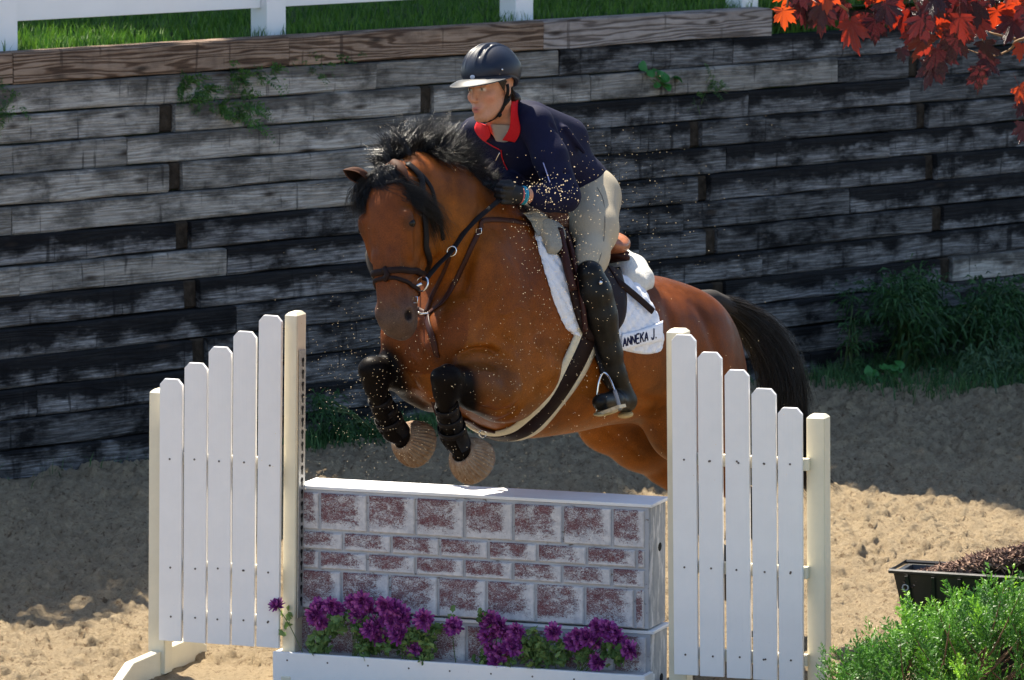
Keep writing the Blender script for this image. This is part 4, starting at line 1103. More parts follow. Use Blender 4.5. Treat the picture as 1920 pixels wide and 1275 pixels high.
# ---- breastplate with martingale
bp = empty('breastplate', P(800, 590, 19.6), 0, label='brown leather breastplate with steel rings across the horse chest', cat='breastplate')
nk = sp([(918, 412), (900, 430), (884, 462), (868, 497), (850, 535), (826, 572), (802, 590)])
strap([B(-.02, .16, -.02)]+nk, .019, .005).build('neck_strap', M_LBR, bp, True)
nk2 = [mirror(p) for p in ([B(-.02, .16, -.02)]+nk[:-1])]; strap(nk2+[nk[-1]], .019, .005).build('neck_strap', M_LBR, bp, True)
fork = sp([(800, 586), (812, 555), (826, 524), (838, 496)], .006)+[P(846, 474, 19.56)]
strap(fork, .015, .005, stick=False, nrm=VD(-.3, .1, -.95)).build('martingale_fork', M_LBR, bp, True)
cs = sp([(802, 594), (808, 620), (815, 645), (822, 668)])
strap(cs, .026, .006).build('chest_strap', M_LBR, bp, True)
strap(bpath([(.36, 0, -.74), (.25, 0, -.85)])+sp([(868, 783), (900, 800), (945, 812)]), .034, .008, stick=False, nrm=-BU).build('chest_strap', M_LBR, bp, True)
rc = P(847, 471, 19.54); MB().tube(torus(rc, .0175, .003, VD(.9, .1, -.2), VD(0, 1, 0)), .0026, 8, closed=True).build('martingale_ring', M_MET, bp, True)
c_, n_ = surf(800, 588, .010); MB().tube([c_+VD(-.034, .004, -.01), c_+VD(-.015, -.006, -.012), c_+VD(.008, -.004, -.008), c_+VD(.045, .018, .012)], .0042, 8).build('breastplate_ring', M_MET, bp, True)
c_, n_ = surf(895, 434, .010); k_ = [c_+VD(a_*.010, b_*.012, 0) for a_, b_ in ((-1, -1), (1, -.6), (1, 1), (-1, .8))]; MB().tube(k_, .0020, 6, closed=True).build('buckle', M_MET, bp, True)
# ---- reins
rn = empty('reins', P(880, 430, 19.6), 0, label='dark leather reins running from the bit to the rider gloves', cat='reins')
HANDL = P(938, 374, 19.68)
rp = [bit_c+VD(.01, .01, -.01), P(822, 496, 19.47), rc, P(880, 425, 19.60), HANDL]
strap(rp, .021, .004, stick=False, nrm=VD(-.35, .35, -.85), n=8).build('rein', M_LBK, rn, True)
rp2 = [bc2+VD(-.01, .0, 0), P(690, 470, 19.62), P(760, 400, 19.86), P(850, 360, 19.98), P(912, 362, 19.88)]
strap(rp2, .019, .004, stick=False, nrm=VD(.3, .3, -.9), n=8).build('rein', M_LBK, rn, True)
# ---- numnah (saddle pad)
def patch(LC, RC, nu, nv, off, th, name, mat, parent, bulge=None, corner=0, quilt=0, bvh=None, dual=False):
    lc = spline([(a_, b_, 0) for a_, b_ in LC], 8); rc_ = spline([(a_, b_, 0) for a_, b_ in RC], 8)
    def at(c, t): x = t*(len(c)-1); i = min(int(x), len(c)-2); return c[i].lerp(c[i+1], x-i)
    pts = np.zeros((nv+1, nu+1, 3)); nr = np.zeros_like(pts)
    for j in range(nv+1):
        t = j/nv; a_, b_ = at(lc, t), at(rc_, t)
        for i in range(nu+1):
            s = i/nu; u, v = a_.lerp(b_, s).xy
            if corner: v += -corner*max(0, (abs(2*s-1)-.0))**5*t**6
            c, n = surf(u, v, 0, bvh); pts[j, i] = c; nr[j, i] = n
    for _ in range(3):
        for A_ in (pts, nr): A_[1:-1, 1:-1] = (A_[1:-1, 1:-1]*2+A_[:-2, 1:-1]+A_[2:, 1:-1]+A_[1:-1, :-2]+A_[1:-1, 2:])/6
    nr /= np.linalg.norm(nr, axis=2, keepdims=True)
    s = np.linspace(0, 1, nu+1)[None, :]; t = np.linspace(0, 1, nv+1)[:, None]
    edge = np.minimum(np.minimum(s, 1-s)*nu, np.minimum(t, 1-t)*nv); e = np.clip(edge/1.6, 0, 1)**.5
    q = 0
    if quilt:
        W_ = np.linalg.norm(pts[0, -1]-pts[0, 0]); f, l, u = [((pts-np.array(W0))@np.array(k_)) for k_ in (BF, BL, BU)]
        g = quilt; q = np.minimum(np.abs(((f+u)/g) % 1-.5), np.abs(((f-u)/g) % 1-.5)); q = -.0070*np.exp(-((np.minimum(np.abs(((f+u)/g) % 1), 1-np.abs(((f+u)/g) % 1))/.13)**2)) - .0070*np.exp(-((np.minimum(((f-u)/g) % 1, 1-((f-u)/g) % 1)/.13)**2))
    O = pts+nr*(off+th*e+q)[..., None]; I = pts+nr*off
    if dual: return O, nr, pts
    V = np.concatenate([O.reshape(-1, 3), I.reshape(-1, 3)]); n0 = (nu+1)*(nv+1); ix = np.arange(n0).reshape(nv+1, nu+1)
    Q = np.stack([ix[:-1, :-1], ix[:-1, 1:], ix[1:, 1:], ix[1:, :-1]], -1).reshape(-1, 4); Qi = Q[:, ::-1]+n0
    loop = np.concatenate([ix[0, :], ix[1:, -1], ix[-1, -2::-1], ix[-2:0:-1, 0]]); l2 = np.roll(loop, -1)
    R_ = np.stack([l2, loop, loop+n0, l2+n0], 1)
    Q = np.concatenate([Q, Qi, R_])
    o = link(name, meshq(name, V, Q), mat, parent, True)
    # the same piece on the far side of the horse
    f, l, u = [((V-np.array(W0))@np.array(k_)) for k_ in (BF, BL, BU)]
    V2 = np.array(W0)+f[:, None]*np.array(BF)-l[:, None]*np.array(BL)+u[:, None]*np.array(BU)
    link(name, meshq(name, V2, Q[:, ::-1]), mat, parent, True)
    return O, nr
def cloth(name, col, rough=.85, scale=220, var=.06, bump=.0015):
    a = N(name); v = a.coord('Object'); f = a.noise(v, scale, 3, .6); f2 = a.noise(v, 9, 5, .6)
    c = a.mix(1, a.ramp(f2, [(.3, tuple(x*(1-var*2) for x in col)), (.7, col)]), a.ramp(f, [(.3, 1-var), (.7, 1+var)]), 'MULTIPLY')
    a.set(c, rough, .2); a.bump(f, bump, .8); return a.m
M_PAD = cloth('white_quilted_cotton', (.80, .80, .84))
pad = empty('saddle_pad', B(-.3, .2, -.2), 0, label='white quilted saddle pad with a lettered name band', cat='saddle pad')
padO = patch([(1000, 432), (1011, 475), (1030, 540), (1050, 598), (1066, 634)], [(1198, 535), (1220, 568), (1236, 605), (1243, 642), (1234, 672)], 64, 44, .004, .014, 'quilted_side', M_PAD, pad, corner=14, quilt=.050)
# name band, lettering
M_BAND = cloth('white_name_band', (.82, .82, .86)); M_INK = cloth('navy_embroidery', (.012, .014, .05))
def glyph(ch):
    G_ = {'A': [[(0, 0), (.5, 1), (1, 0)], [(.2, .35), (.8, .35)]], 'N': [[(0, 0), (0, 1), (1, 0), (1, 1)]], 'E': [[(1, 0), (0, 0), (0, 1), (1, 1)], [(0, .52), (.85, .52)]],
          'K': [[(0, 0), (0, 1)], [(1, 1), (0, .42)], [(.35, .62), (1, 0)]], 'J': [[(.85, 1), (.85, .2), (.6, 0), (.3, 0), (.05, .22)]], '.': [[(.3, 0), (.3, .12)]]}
    return G_[ch]
def band_pt(s, t, off=.022):
    """s along the band, t across (0 bottom, 1 top)"""
    u = 1158+s*75; vt = 630-22*s+3*math.sin(s*3.1); vb = 654-18*s; c, n = surf(u, vb+(vt-vb)*t, off); return c, n
def band():
    nu, nv = 26, 5; V = []; F = []
    for lay in (.0235, .0185):
        for j in range(nv+1):
            for i in range(nu+1): V.append(band_pt(i/nu*1.015, -.12+1.24*j/nv, lay)[0])
    n0 = (nu+1)*(nv+1)
    for j in range(nv):
        for i in range(nu):
            a_ = j*(nu+1)+i; F.append((a_, a_+1, a_+nu+2, a_+nu+1)); F.append((a_+n0, a_+nu+1+n0, a_+nu+2+n0, a_+1+n0))
    for i in range(nu): F.append((i, i+n0, i+1+n0, i+1)); b = nv*(nu+1)+i; F.append((b, b+1, b+1+n0, b+n0))
    for j in range(nv): a_ = j*(nu+1); F.append((a_, a_+nu+1, a_+nu+1+n0, a_+n0)); a_ += nu; F.append((a_, a_+n0, a_+nu+1+n0, a_+nu+1))
    mesh_ = mesh('name_band', V, F, True); return link('name_band', mesh_, M_BAND, pad, True)
bo = band()
x = .03; mb = MB()
for ch in 'ANNEKA J.':
    if ch == ' ': x += .055; continue
    wd = .076 if ch != '.' else .03
    for st_ in glyph(ch):
        pts = []
        for (a0, b0), (a1, b1) in zip(st_[:-1], st_[1:]):
            for k in range(4): t = k/4; pts.append((a0+(a1-a0)*t, b0+(b1-b0)*t))
        pts.append(st_[-1])
        q = [band_pt(x+a_*wd, .14+.72*b_, .0245) for a_, b_ in pts]
        strap([c for c, n in q], .0062, .0012, stick=False, nrm=q[0][1], n=1, mb=mb)
    x += wd+.030
mb.build('lettering', M_INK, bo, True)
# ---- fleece half pad
hp = empty('half_pad', B(-.3, 0, .02), 0, label='fleece half pad under the saddle with a rolled white rear edge', cat='half pad')
sd_ = SDF((-.15, 19.4, .9), (.75, 21.1, 2.0), .009)
bk_ = [B(-.535, .0, -.045), B(-.530, .08, -.070), B(-.510, .14, -.112), B(-.455, .185, -.14)]
for q in (bk_, [mirror(p) for p in bk_]): sd_.chain(q, [.052, .054, .053, .042], .03)
sd_.chain([B(-.47, 0, -.05), B(-.46, .10, -.075), B(-.42, .17, -.12)], [.04, .04, .04], .03)
sd_.chain([mirror(p) for p in (B(-.47, 0, -.05), B(-.46, .10, -.075), B(-.42, .17, -.12))], [.04, .04, .04], .03)
HPV, HPQ = sd_.mesh('half_pad', 0, 2)
link('fleece_roll', meshq('half_pad', HPV, HPQ), M_FLW, hp, True)
patch([(990, 392), (996, 420), (1008, 448), (1020, 478)], [(1035, 398), (1050, 440), (1050, 465), (1036, 482)], 14, 14, .020, .022, 'fleece_front', M_FLG, hp)
# ---- saddle
sa = empty('saddle', B(-.3, 0, .05), 0, label='brown leather jumping saddle with tan cantle under the rider', cat='saddle')
ss_ = SDF((-.2, 19.3, .8), (.75, 21.2, 2.1), .0065)
ss_.loft(B(-.08, 0, 0), [-BF, BL, BU], [(-.03, .0, .01, .02), (0, .01, .045, .085), (.06, .005, .04, .10), (.16, -.005, .035, .115), (.26, -.015, .035, .145), (.30, -.012, .042, .15), (.345, .0, .046, .13), (.38, .012, .032, .09), (.40, .02, .01, .03)], .02, 2.2)
ss_.ell(B(-.428, 0, .012), (.026, .112, .042), [BF, BL, BU], .02)
SV, SQ = keep_largest(*ss_.mesh('saddle', 0, 2)); me = meshq('saddle_seat', SV, SQ)
link('seat', me, M_LTAN, sa, True)
pn_ = SDF((-.2, 19.3, .8), (.75, 21.2, 2.1), .0085); pn_.ell(B(-.415, 0, -.045), (.062, .150, .030), [BF, BL, BU], .01); pn_.ell(B(-.44, 0, -.022), (.030, .130, .012), [BF, BL, BU], .005)
PV, PQ = pn_.mesh('panel', 0, 1); link('panel', meshq('panel', PV, PQ), M_LBR, sa, True)
fo = patch([(1028, 428), (1040, 475), (1056, 535), (1072, 598), (1088, 640)], [(1150, 478), (1160, 520), (1168, 562), (1163, 605), (1140, 640)], 26, 26, .022, .010, 'flap', M_LDK, sa, corner=10)
for m_ in (0, 1):
    for lst, r_, mat in (([(1046, 440), (1058, 478), (1070, 525), (1080, 575), (1086, 622)], .011, M_LBR), ([(1036, 442), (1048, 492), (1062, 548)], .016, M_LBR)):
        q = [surf(u, v, .036)[0] for u, v in lst]
        if m_: q = [mirror(p) for p in q]
        MB().tube(spline(q, 5), r_, 8).build('knee_roll', mat, sa, True)
    q = [surf(u, v, .034)[0] for u, v in [(1132, 510), (1150, 538), (1166, 552), (1188, 570), (1211, 590)]]
    if m_: q = [mirror(p) for p in q]
    strap(q, .026, .006, stick=False, nrm=(BL if not m_ else -BL)).build('stirrup_leather_end', M_LDK, sa, True)
# ---- girth
gi = empty('girth', B(.0, 0, -.8), 0, label='dark girth edged with cream fleece round the horse belly', cat='girth')
gl = sp([(1112, 595), (1094, 646), (1064, 706), (1026, 762), (992, 796)], 0)
fz = [toB(p) for p in gl]; bot = [B(fz[-1][0], .13, -.84), B(fz[-1][0], 0, -.90)]
gp = gl+bot+[mirror(p) for p in ([bot[0]]+gl[::-1])]
strap(gp, .125, .013, n=5).build('fleece_lining', M_FLC, gi, True)
strap(gp, .072, .011, off=.010, n=5).build('girth_strap', M_LDK, gi, True)
c_ = near(B(fz[-1][0]+.1, .02, -.9), .01)[0]
MB().tube(torus(c_+VD(0, -.012, 0), .014, .002, VD(1, 0, 0), VD(0, 1, -.3)), .0026, 7, closed=True).build('girth_ring', M_MET, gi, True)
# ---- boots on the horse
def tendon(a_, b_, c_, nm, side, lbl):
    T = empty(nm, Vector(b_), 0, label=lbl, cat='tendon boot', group='leather tendon boots on the front legs')
    a_, b_, c_ = Vector(a_), Vector(b_), Vector(c_); q = [a_, a_.lerp(b_, .3), a_.lerp(b_, .65), b_, b_.lerp(c_, .6)]
    # open-fronted shell of leather
    ax = (b_-a_).normalized(); fr = VD(-.35, .1, -.9); fr = (fr-ax*fr.dot(ax)).normalized(); s_ = ax.cross(fr)
    V = []; F = []; nu = 16
    for lay in (0, 1):
        for i, p in enumerate(q):
            R = [.042, .041, .044, .052, .047][i]-.006*lay
            for k in range(nu+1):
                ph = math.radians(38+(322-38)*k/nu); V.append(p+fr*math.cos(ph)*R+s_*math.sin(ph)*R)
    n0 = len(q)*(nu+1)
    for lay in (0, 1):
        for i in range(len(q)-1):
            for k in range(nu): e = lay*n0+i*(nu+1)+k; F.append((e, e+1, e+nu+2, e+nu+1) if lay == 0 else (e, e+nu+1, e+nu+2, e+1))
    for i in range(len(q)-1):
        for k in (0, nu): e = i*(nu+1)+k; F.append((e, e+nu+1, e+nu+1+n0, e+n0))
    for k in range(nu): F.append((k, k+1, k+1+n0, k+n0)); e = (len(q)-1)*(nu+1)+k; F.append((e, e+n0, e+n0+1, e+1))
    link('shell', mesh('shell', V, F, True), M_LBK, T, True)
    for t in (.15, .48, .80):
        p = a_.lerp(b_, t); R = .0425 if t < .3 else (.0445 if t < .7 else .0505)
        ring_ = [p+fr*math.cos(k*2*math.pi/20)*R+s_*math.sin(k*2*math.pi/20)*R for k in range(20)]
        mb = MB(); V = []; F = []
        for k, r_ in enumerate(ring_):
            n_ = (r_-p).normalized()
            for a0, b0 in ((-.013, 0), (-.013, .003), (.013, .003), (.013, 0)): V.append(r_+ax*a0+n_*b0)
        for k in range(20):
            for z in range(4): F.append((k*4+z, k*4+(z+1) % 4, ((k+1) % 20)*4+(z+1) % 4, ((k+1) % 20)*4+z))
        mb.add(V, F, True).build('strap', M_LBK, T, True)
tendon(P(836, 756, 19.50), P(850, 816, 19.61), P(866, 846, 19.66), 'tendon_boot', 1, 'leather tendon boot on the foreleg nearer the middle of the jump')
tendon(P(709, 742, 19.75), P(734, 798, 19.85), P(755, 820, 19.90), 'tendon_boot', -1, 'leather tendon boot on the foreleg nearer the left wing')
a = N('dusty_ribbed_rubber'); f = a.noise(a.coord('Object'), 40, 6, .7); a.set(a.ramp(f, [(.3, (.16, .085, .045)), (.5, (.25, .165, .105)), (.75, (.34, .27, .20))]), .75, .3).bump(f, .002); M_BELL = a.m
def bell(c0, ax, lbl):
    T = empty('bell_boot', c0, 0, label=lbl, cat='bell boot', group='ribbed rubber bell boots on the front hooves')
    c0 = Vector(c0); u_ = ax.orthogonal().normalized(); v_ = ax.cross(u_); nr, nt = 132, 12; V = []; F = []
    for lay in (0, 1):
        for i in range(nt+1):
            t = i/nt; R = .043+.042*math.sin(t*math.pi*.56)**.8; z = -.012+.098*t**1.05
            if t > .86: R += .004
            for k in range(nr):
                q = 2*math.pi*k/nr; rib = .0085*(abs((k/nr*33) % 1-.5)*2-.5)*(1 if .1 < t < .84 else .2); V.append(c0+ax*z+(u_*math.cos(q)+v_*math.sin(q))*(R+rib-.005*lay))
    n0 = (nt+1)*nr
    for lay in (0, 1):
        for i in range(nt):
            for k in range(nr): e = lay*n0+i*nr; F.append((e+k, e+(k+1) % nr, e+nr+(k+1) % nr, e+nr+k) if lay == 0 else (e+k, e+nr+k, e+nr+(k+1) % nr, e+(k+1) % nr))
    for e in (0, nt*nr):
        for k in range(nr): F.append((e+k, e+k+n0, e+(k+1) % nr+n0, e+(k+1) % nr))
    link('rubber_bell', mesh('rubber_bell', V, F, True), M_BELL, T, True)
bell(LP+AXL*.0, AXL, 'dusty ribbed bell boot on the lower front hoof above the box')
bell(RP+AXR*.0, AXR, 'dusty ribbed bell boot on the left front hoof, sun on its top rim')
# ================================================================== RIDER
FD = VD(-.66, -.10, -.745).normalized(); FL = VD(.75, .02, -.66); FL = (FL-FD*FL.dot(FD)).normalized(); FU = FL.cross(FD)
if FU.dot(UPV) < 0: FU = -FU
FO = P(919, 166, 19.92)
def FH_(f, l, u): return FO+FD*f+FL*l+FU*u
A3 = [FD, FL, FU]
SL, SR = P(1006, 232, 19.93), P(893, 250, 20.16); EL_, WL = P(1056, 372, 19.85), P(979, 366, 19.75)
ER_, WR_ = P(962, 345, 20.10), P(934, 357, 19.84)
HIPC = P(1086, 364, 20.28); CH_ = P(990, 278, 20.10); NKB = P(952, 232, 20.05)
TAX = (CH_-HIPC).normalized(); TN = TAX.cross(BL).normalized()
HL_, HR_ = HIPC+BL*.095, HIPC-BL*.095
KL, AL = P(1106, 515, 19.90), P(1150, 700, 20.0)
print('knee B', toB(KL), 'ankle', toB(AL))
HEEL, TOE = P(1174, 764, 20.06), P(1126, 760, 19.86)
KR, AR, HEELR, TOER = [mirror(p) for p in (KL, AL, HEEL, TOE)]
PX = lambda lo, hi: None
bo_ = SDF((-.28, 18.95, .65), (.62, 20.95, 2.55), .0048)
# head
bo_.ell(FH_(-.012, 0, .035), (.094, .074, .088), A3, .02); bo_.ell(FH_(.022, 0, -.035), (.062, .056, .078), A3, .03)
bo_.ell(FH_(.060, 0, -.100), (.020, .020, .016), A3, .025)                   # chin
for s_ in (1, -1):
    bo_.cone(FH_(-.02, s_*.058, -.055), FH_(.055, s_*.020, -.104), .016, .014, .025)  # jaw
    bo_.ell(FH_(.056, s_*.040, -.026), (.020, .020, .018), A3, .018)           # cheekbone
    bo_.ell(FH_(.080, s_*.031, .003), (.013, .018, .009), A3, .010, True)   # orbit
    bo_.ell(FH_(.071, s_*.031, .001), (.0115, .0125, .0115), A3, .003)
    bo_.cone(FH_(.077, s_*.014, .017), FH_(.068, s_*.046, .016), .008, .006, .012)  # brow
    bo_.ell(FH_(.094, s_*.0085, -.041), (.009, .007, .006), A3, .006)
    bo_.ell(FH_(-.012, s_*.076, -.008), (.018, .007, .028), A3, .008)           # ear
    bo_.cone(FH_(.081, s_*.016, -.0705), FH_(.088, 0, -.066), .0032, .0042, .004)
    bo_.cone(FH_(.080, s_*.014, -.078), FH_(.085, 0, -.081), .0038, .0052, .004)
bo_.cone(FH_(.083, 0, .010), FH_(.100, 0, -.034), .0075, .0095, .010)        # nose
bo_.ell(FH_(.078, 0, -.070), (.012, .026, .018), A3, .015)
bo_.cone(FH_(.093, -.010, -.0738), FH_(.093, .010, -.0738), .0028, .0028, .002, None, True)
# neck, torso
bo_.chain([FH_(-.03, 0, -.06), P(938, 218, 20.0), NKB], [.055, .050, .058], .03)
bo_.cone(HIPC, P(1062, 330, 20.24), .085, .095, .04, (TN, .7)); bo_.cone(P(1062, 330, 20.24), CH_, .095, .125, .05, (TN, .62)); bo_.cone(CH_, P(968, 258, 20.07), .125, .10, .04, (TN, .6))
bo_.chain([SL, NKB, SR], [.045, .05, .045], .05)
bo_.chain([SL, SL.lerp(EL_, .5), EL_, WL], [.046, .042, .036, .025], .02); bo_.chain([SR, ER_, WR_], [.046, .036, .025], .02)
for a_, b_, c_, d_, e_ in ((HL_, KL, AL, HEEL, TOE), (HR_, KR, AR, HEELR, TOER)):
    bo_.chain([a_, a_.lerp(b_, .5), b_], [.062, .056, .040], .04); bo_.chain([b_, b_.lerp(c_, .35), c_], [.040, .044, .030], .03); bo_.cone(d_, e_, .03, .026, .03)
BV, BQ = keep_largest(*bo_.mesh('rider', 0, 1)); del bo_
rd = empty('person', (HIPC.x, HIPC.y, 0), 0, label='rider in navy jacket and black helmet standing in the stirrups over the horse', cat='person')
me = meshq('person_body', BV, BQ)
V = BV-np.array(FO); ff, ll, uu = V@np.array(FD), V@np.array(FL), V@np.array(FU)
def blob(c, r_): return np.exp(-(((ff-c[0])/r_[0])**2+((ll-c[1])/r_[1])**2+((uu-c[2])/r_[2])**2))
col = np.tile(np.array([.56, .265, .155]), (len(BV), 1))
col = mixc(col, (.62, .24, .17), sum(blob((.06, s_*.045, -.035), (.03, .02, .02)) for s_ in (1, -1))*.55)
col = mixc(col, (.48, .13, .11), (blob((.09, 0, -.067), (.02, .018, .0042))+blob((.088, 0, -.080), (.02, .016, .005)))*1.1)
col = mixc(col, (.10, .02, .02), blob((.088, 0, -.0738), (.012, .013, .0024))*1.2)
for s_ in (1, -1):
    col = mixc(col, (.85, .82, .80), blob((.082, s_*.031, .000), (.012, .0125, .0052))*1.25*(ff > .07))
    col = mixc(col, (.05, .04, .035), blob((.084, s_*.031, .000), (.012, .0052, .0054))*1.5)
    col = mixc(col, (.06, .035, .025), blob((.08, s_*.031, .0075), (.02, .016, .0022))*1.0); col = mixc(col, (.13, .07, .04), blob((.08, s_*.031, .020), (.02, .018, .0032))*.9)
attr(me, 'skin', col)
a = N('skin'); at = a.n('Attribute', attribute_name='skin'); f = a.noise(a.coord('Object'), 120, 4)
a.set(a.mix(1, at.outputs['Color'], a.ramp(f, [(.3, .92), (.7, 1.05)]), 'MULTIPLY'), .5, .35); a.b.inputs['Subsurface Weight'].default_value = .12; a.b.inputs['Subsurface Radius'].default_value = (.012, .004, .002); a.b.inputs['Subsurface Scale'].default_value = 1
link('body', me, a.m, rd, True)
# ---- clothes
def wr(V, amp, sc, seed):      # cloth folds
    return V
M_NAVY = cloth('navy_fleece_fabric', (.0055, .0065, .030), .8, 160, .10, .001)
M_RED = cloth('red_collar_fabric', (.62, .012, .018), .75, 160, .06, .001)
M_BEIGE = cloth('beige_breeches_fabric', (.42, .36, .265), .75, 260, .05, .0008)
def sdfobj(s, name, mat, it=2, largest=True, fold=None):
    V, Q = s.mesh(name, 0, it)
    if largest: V, Q = keep_largest(V, Q)
    me = meshq(name, V, Q); return V, Q, link(name, me, mat, rd, True)
j = SDF((-.26, 19.55, 1.35), (.42, 20.75, 2.35), .0055)
j.cone(P(1090, 350, 20.28), P(1062, 326, 20.235), .128, .126, .04, (TN, .82)); j.cone(P(1066, 326, 20.235), CH_, .128, .160, .06, (TN, .70)); j.cone(CH_, P(966, 256, 20.07), .158, .118, .05, (TN, .72))
j.chain([SL, P(958, 226, 20.06), SR], [.058, .064, .058], .05)
j.cone(P(1000, 226, 20.02), P(1060, 262, 20.20), .07, .09, .05)
j.chain([SL, SL.lerp(EL_, .45)+VD(.006, 0, 0), EL_+VD(.004, .008, 0)], [.064, .066, .060], .02)
j.chain([EL_+VD(.004, .008, 0), EL_.lerp(WL, .35), EL_.lerp(WL, .62)], [.060, .054, .046], .015)
j.chain([SR, ER_, WR_+VD(.01, 0, .02)], [.062, .055, .040], .02)
# folds
for a_, b_ in (((1034, 236), (1062, 262)), ((1022, 262), (1050, 270)), ((1020, 330), (1075, 322)), ((1022, 350), (1078, 350)), ((1072, 280), (1092, 320))):
    j.cone(P(*a_, 19.84 if a_[1] > 300 else 19.88), P(*b_, 19.82 if a_[1] > 300 else 19.92), .006, .004, .016, None, True)
for a_, b_ in (((1088, 272), (1108, 318)), ((1100, 300), (1128, 318)), ((1060, 240), (1095, 285))):
    j.cone(P(*a_, 20.02), P(*b_, 20.08), .012, .008, .02)
# neck opening
j.cone(FH_(-.02, 0, -.09), P(944, 236, 19.99), .064, .058, .01, None, True)
j.cone(P(944, 236, 19.98), P(941, 279, 19.87), .052, .024, .012, None, True)
JV, JQ, jo = sdfobj(j, 'jacket', M_NAVY); JB = bvh_of(JV, JQ)
BB = bvh_of(BV, BQ)
# shirt seen in the open neck
sh = SDF((-.12, 19.6, 1.9), (.10, 20.3, 2.3), .005); sh.cone(P(946, 240, 20.035), P(942, 278, 20.02), .046, .042, .02); pass
b = SDF((-.05, 19.3, .95), (.56, 21.0, 2.05), .0065)
b.cone(P(1084, 350, 20.26), HIPC, .112, .106, .03, (TN, .80)); b.cone(HIPC, P(1086, 388, 20.30), .104, .092, .045)
for a_, k_, sg in ((HL_, KL, 1), (HR_, KR, -1)):
    b.ell(a_+BL*sg*.0+VD(.004, -.03, .03), (.066, .080, .085), None, .045)
    b.chain([a_, a_.lerp(k_, .45)+BL*sg*.006, k_.lerp(a_, .22), k_.lerp(a_, .10)], [.082, .077, .058, .050], .045)
b.chain([HIPC+BL*.05, B(-.14, .17, .02)], [.10, .075], .05); b.chain([HIPC-BL*.05, B(-.14, -.17, .02)], [.10, .075], .05)
GV, GQ, go = sdfobj(b, 'breeches', M_BEIGE); GB = bvh_of(GV, GQ)
sm_ = [surf(u, v, .001, GB)[0] for u, v in [(1120, 352), (1131, 375), (1134, 410), (1132, 450), (1126, 480), (1118, 502)]]
MB().tube(spline(sm_, 4), .0013, 5).build('seam', simple('dark_seam', (.10, .09, .07)), go, True)
M_BOOT = leather('black_boot_leather', (.005, .0048, .0045), .36, .2); M_SOLE = simple('tan_boot_sole', (.46, .33, .15), .7, .3, .2, 20, .001)
def boot(k_, a_, h_, t_, cond):
    q = SDF(*[[f([p[i] for p in (k_, a_, h_, t_)])+g*.15 for i in range(3)] for f, g in ((min, -1), (max, 1))], .0052)
    up = (k_-a_).normalized(); q.chain([k_+up*.004, k_.lerp(a_, .18), k_.lerp(a_, .42), k_.lerp(a_, .8), a_], [.052, .062, .061, .048, .044], .03)
    q.cone(k_.lerp(a_, .3)-FH*.02, k_.lerp(a_, .6)-FH*.012, .045, .035, .03)
    q.chain([a_, h_+Vector((0, 0, .03))], [.044, .040], .03); fl = (UPV, .85)
    q.chain([h_+Vector((0, 0, .018)), h_.lerp(t_, .5)+Vector((0, 0, .020)), t_+Vector((0, 0, .012))], [.036, .037, .032], .02)
    for t in (.84, .89, .95): p = k_.lerp(a_, t); q.cone(p+VD(-.05, .004, 0), p+VD(.05, -.006, 0), .004, .004, .008, None, True)
    V_, Q_, o = sdfobj(q, 'boot', M_BOOT, 2)
    s2 = SDF(*[[f([p[i] for p in (h_, t_)])+g*.12 for i in range(3)] for f, g in ((min, -1), (max, 1))], .005); dn = -up*.3+Vector((0, 0, -.9)); dn.normalize()
    ax = (t_-h_).normalized(); sd = ax.cross(dn).normalized()
    s2.ell(t_-ax*.045+dn*.024, (.078, .040, .007), [ax, sd, dn], .0); s2.ell(h_+ax*.01+dn*.028, (.034, .031, .013), [ax, sd, dn], .0)
    V_, Q_ = s2.mesh('sole', 0, 1); link('sole', meshq('sole', V_, Q_), M_SOLE, o, True)
    return o
boL = boot(KL, AL, HEEL, TOE, 1); boR = boot(KR, AR, HEELR, TOER, 1)
c_ = P(1126, 530, 19.845); bd = bmesh.new(); bmesh.ops.create_uvsphere(bd, u_segments=12, v_segments=8, radius=.0075); MB().bm(bd, Matrix.Translation(c_), True).build('boot_badge', M_MET, boL, True)
# ---- gloves
M_GLOVE = leather('black_glove', (.008, .008, .009), .5, .3)
def glove(wr_, ctr, name='glove'):
    """closed fist round the rein: palm, four curled fingers, thumb on top"""
    ax = (ctr-wr_).normalized(); up = VD(.1, 1, -.25); up = (up-ax*up.dot(ax)).normalized(); out_ = ax.cross(up).normalized()
    if out_.dot(FWD) > 0: out_ = -out_
    q = SDF([min(wr_[i], ctr[i])-.12 for i in range(3)], [max(wr_[i], ctr[i])+.12 for i in range(3)], .0032)
    q.chain([wr_, wr_+ax*.035], [.031, .030], .015)
    q.cone(wr_+ax*.035, wr_+ax*.075, .034, .040, .02, (out_, .62))
    kn = wr_+ax*.088
    for k in range(4):
        o = kn+up*(.030-.019*k)-ax*(.004*abs(k-1)); L = [.95, 1, .95, .8][k]
        a0 = o-ax*.02+out_*.012; a1 = o+ax*.018*L+out_*.014; a2 = a1+ax*.006-out_*.030*L-up*.003; a3 = a2-ax*.030*L-out_*.004
        q.chain([a0, a1, a2, a3], [.0105, .0100, .0092, .0085], .0035)
    q.chain([wr_+ax*.042+up*.024, wr_+ax*.070+up*.042, wr_+ax*.098+up*.040-out_*.012], [.0145, .0125, .0105], .006)
    return sdfobj(q, name, M_GLOVE, 1)
glove(WL, P(925, 362, 19.67)); glove(WR_, P(885, 360, 19.74))
M_BR1 = simple('teal_bracelet', (.02, .30, .42), .5); M_BR2 = simple('pink_bracelet', (.55, .12, .12), .5)
axw = (WL-EL_).normalized(); u1 = axw.orthogonal().normalized(); u2 = axw.cross(u1)
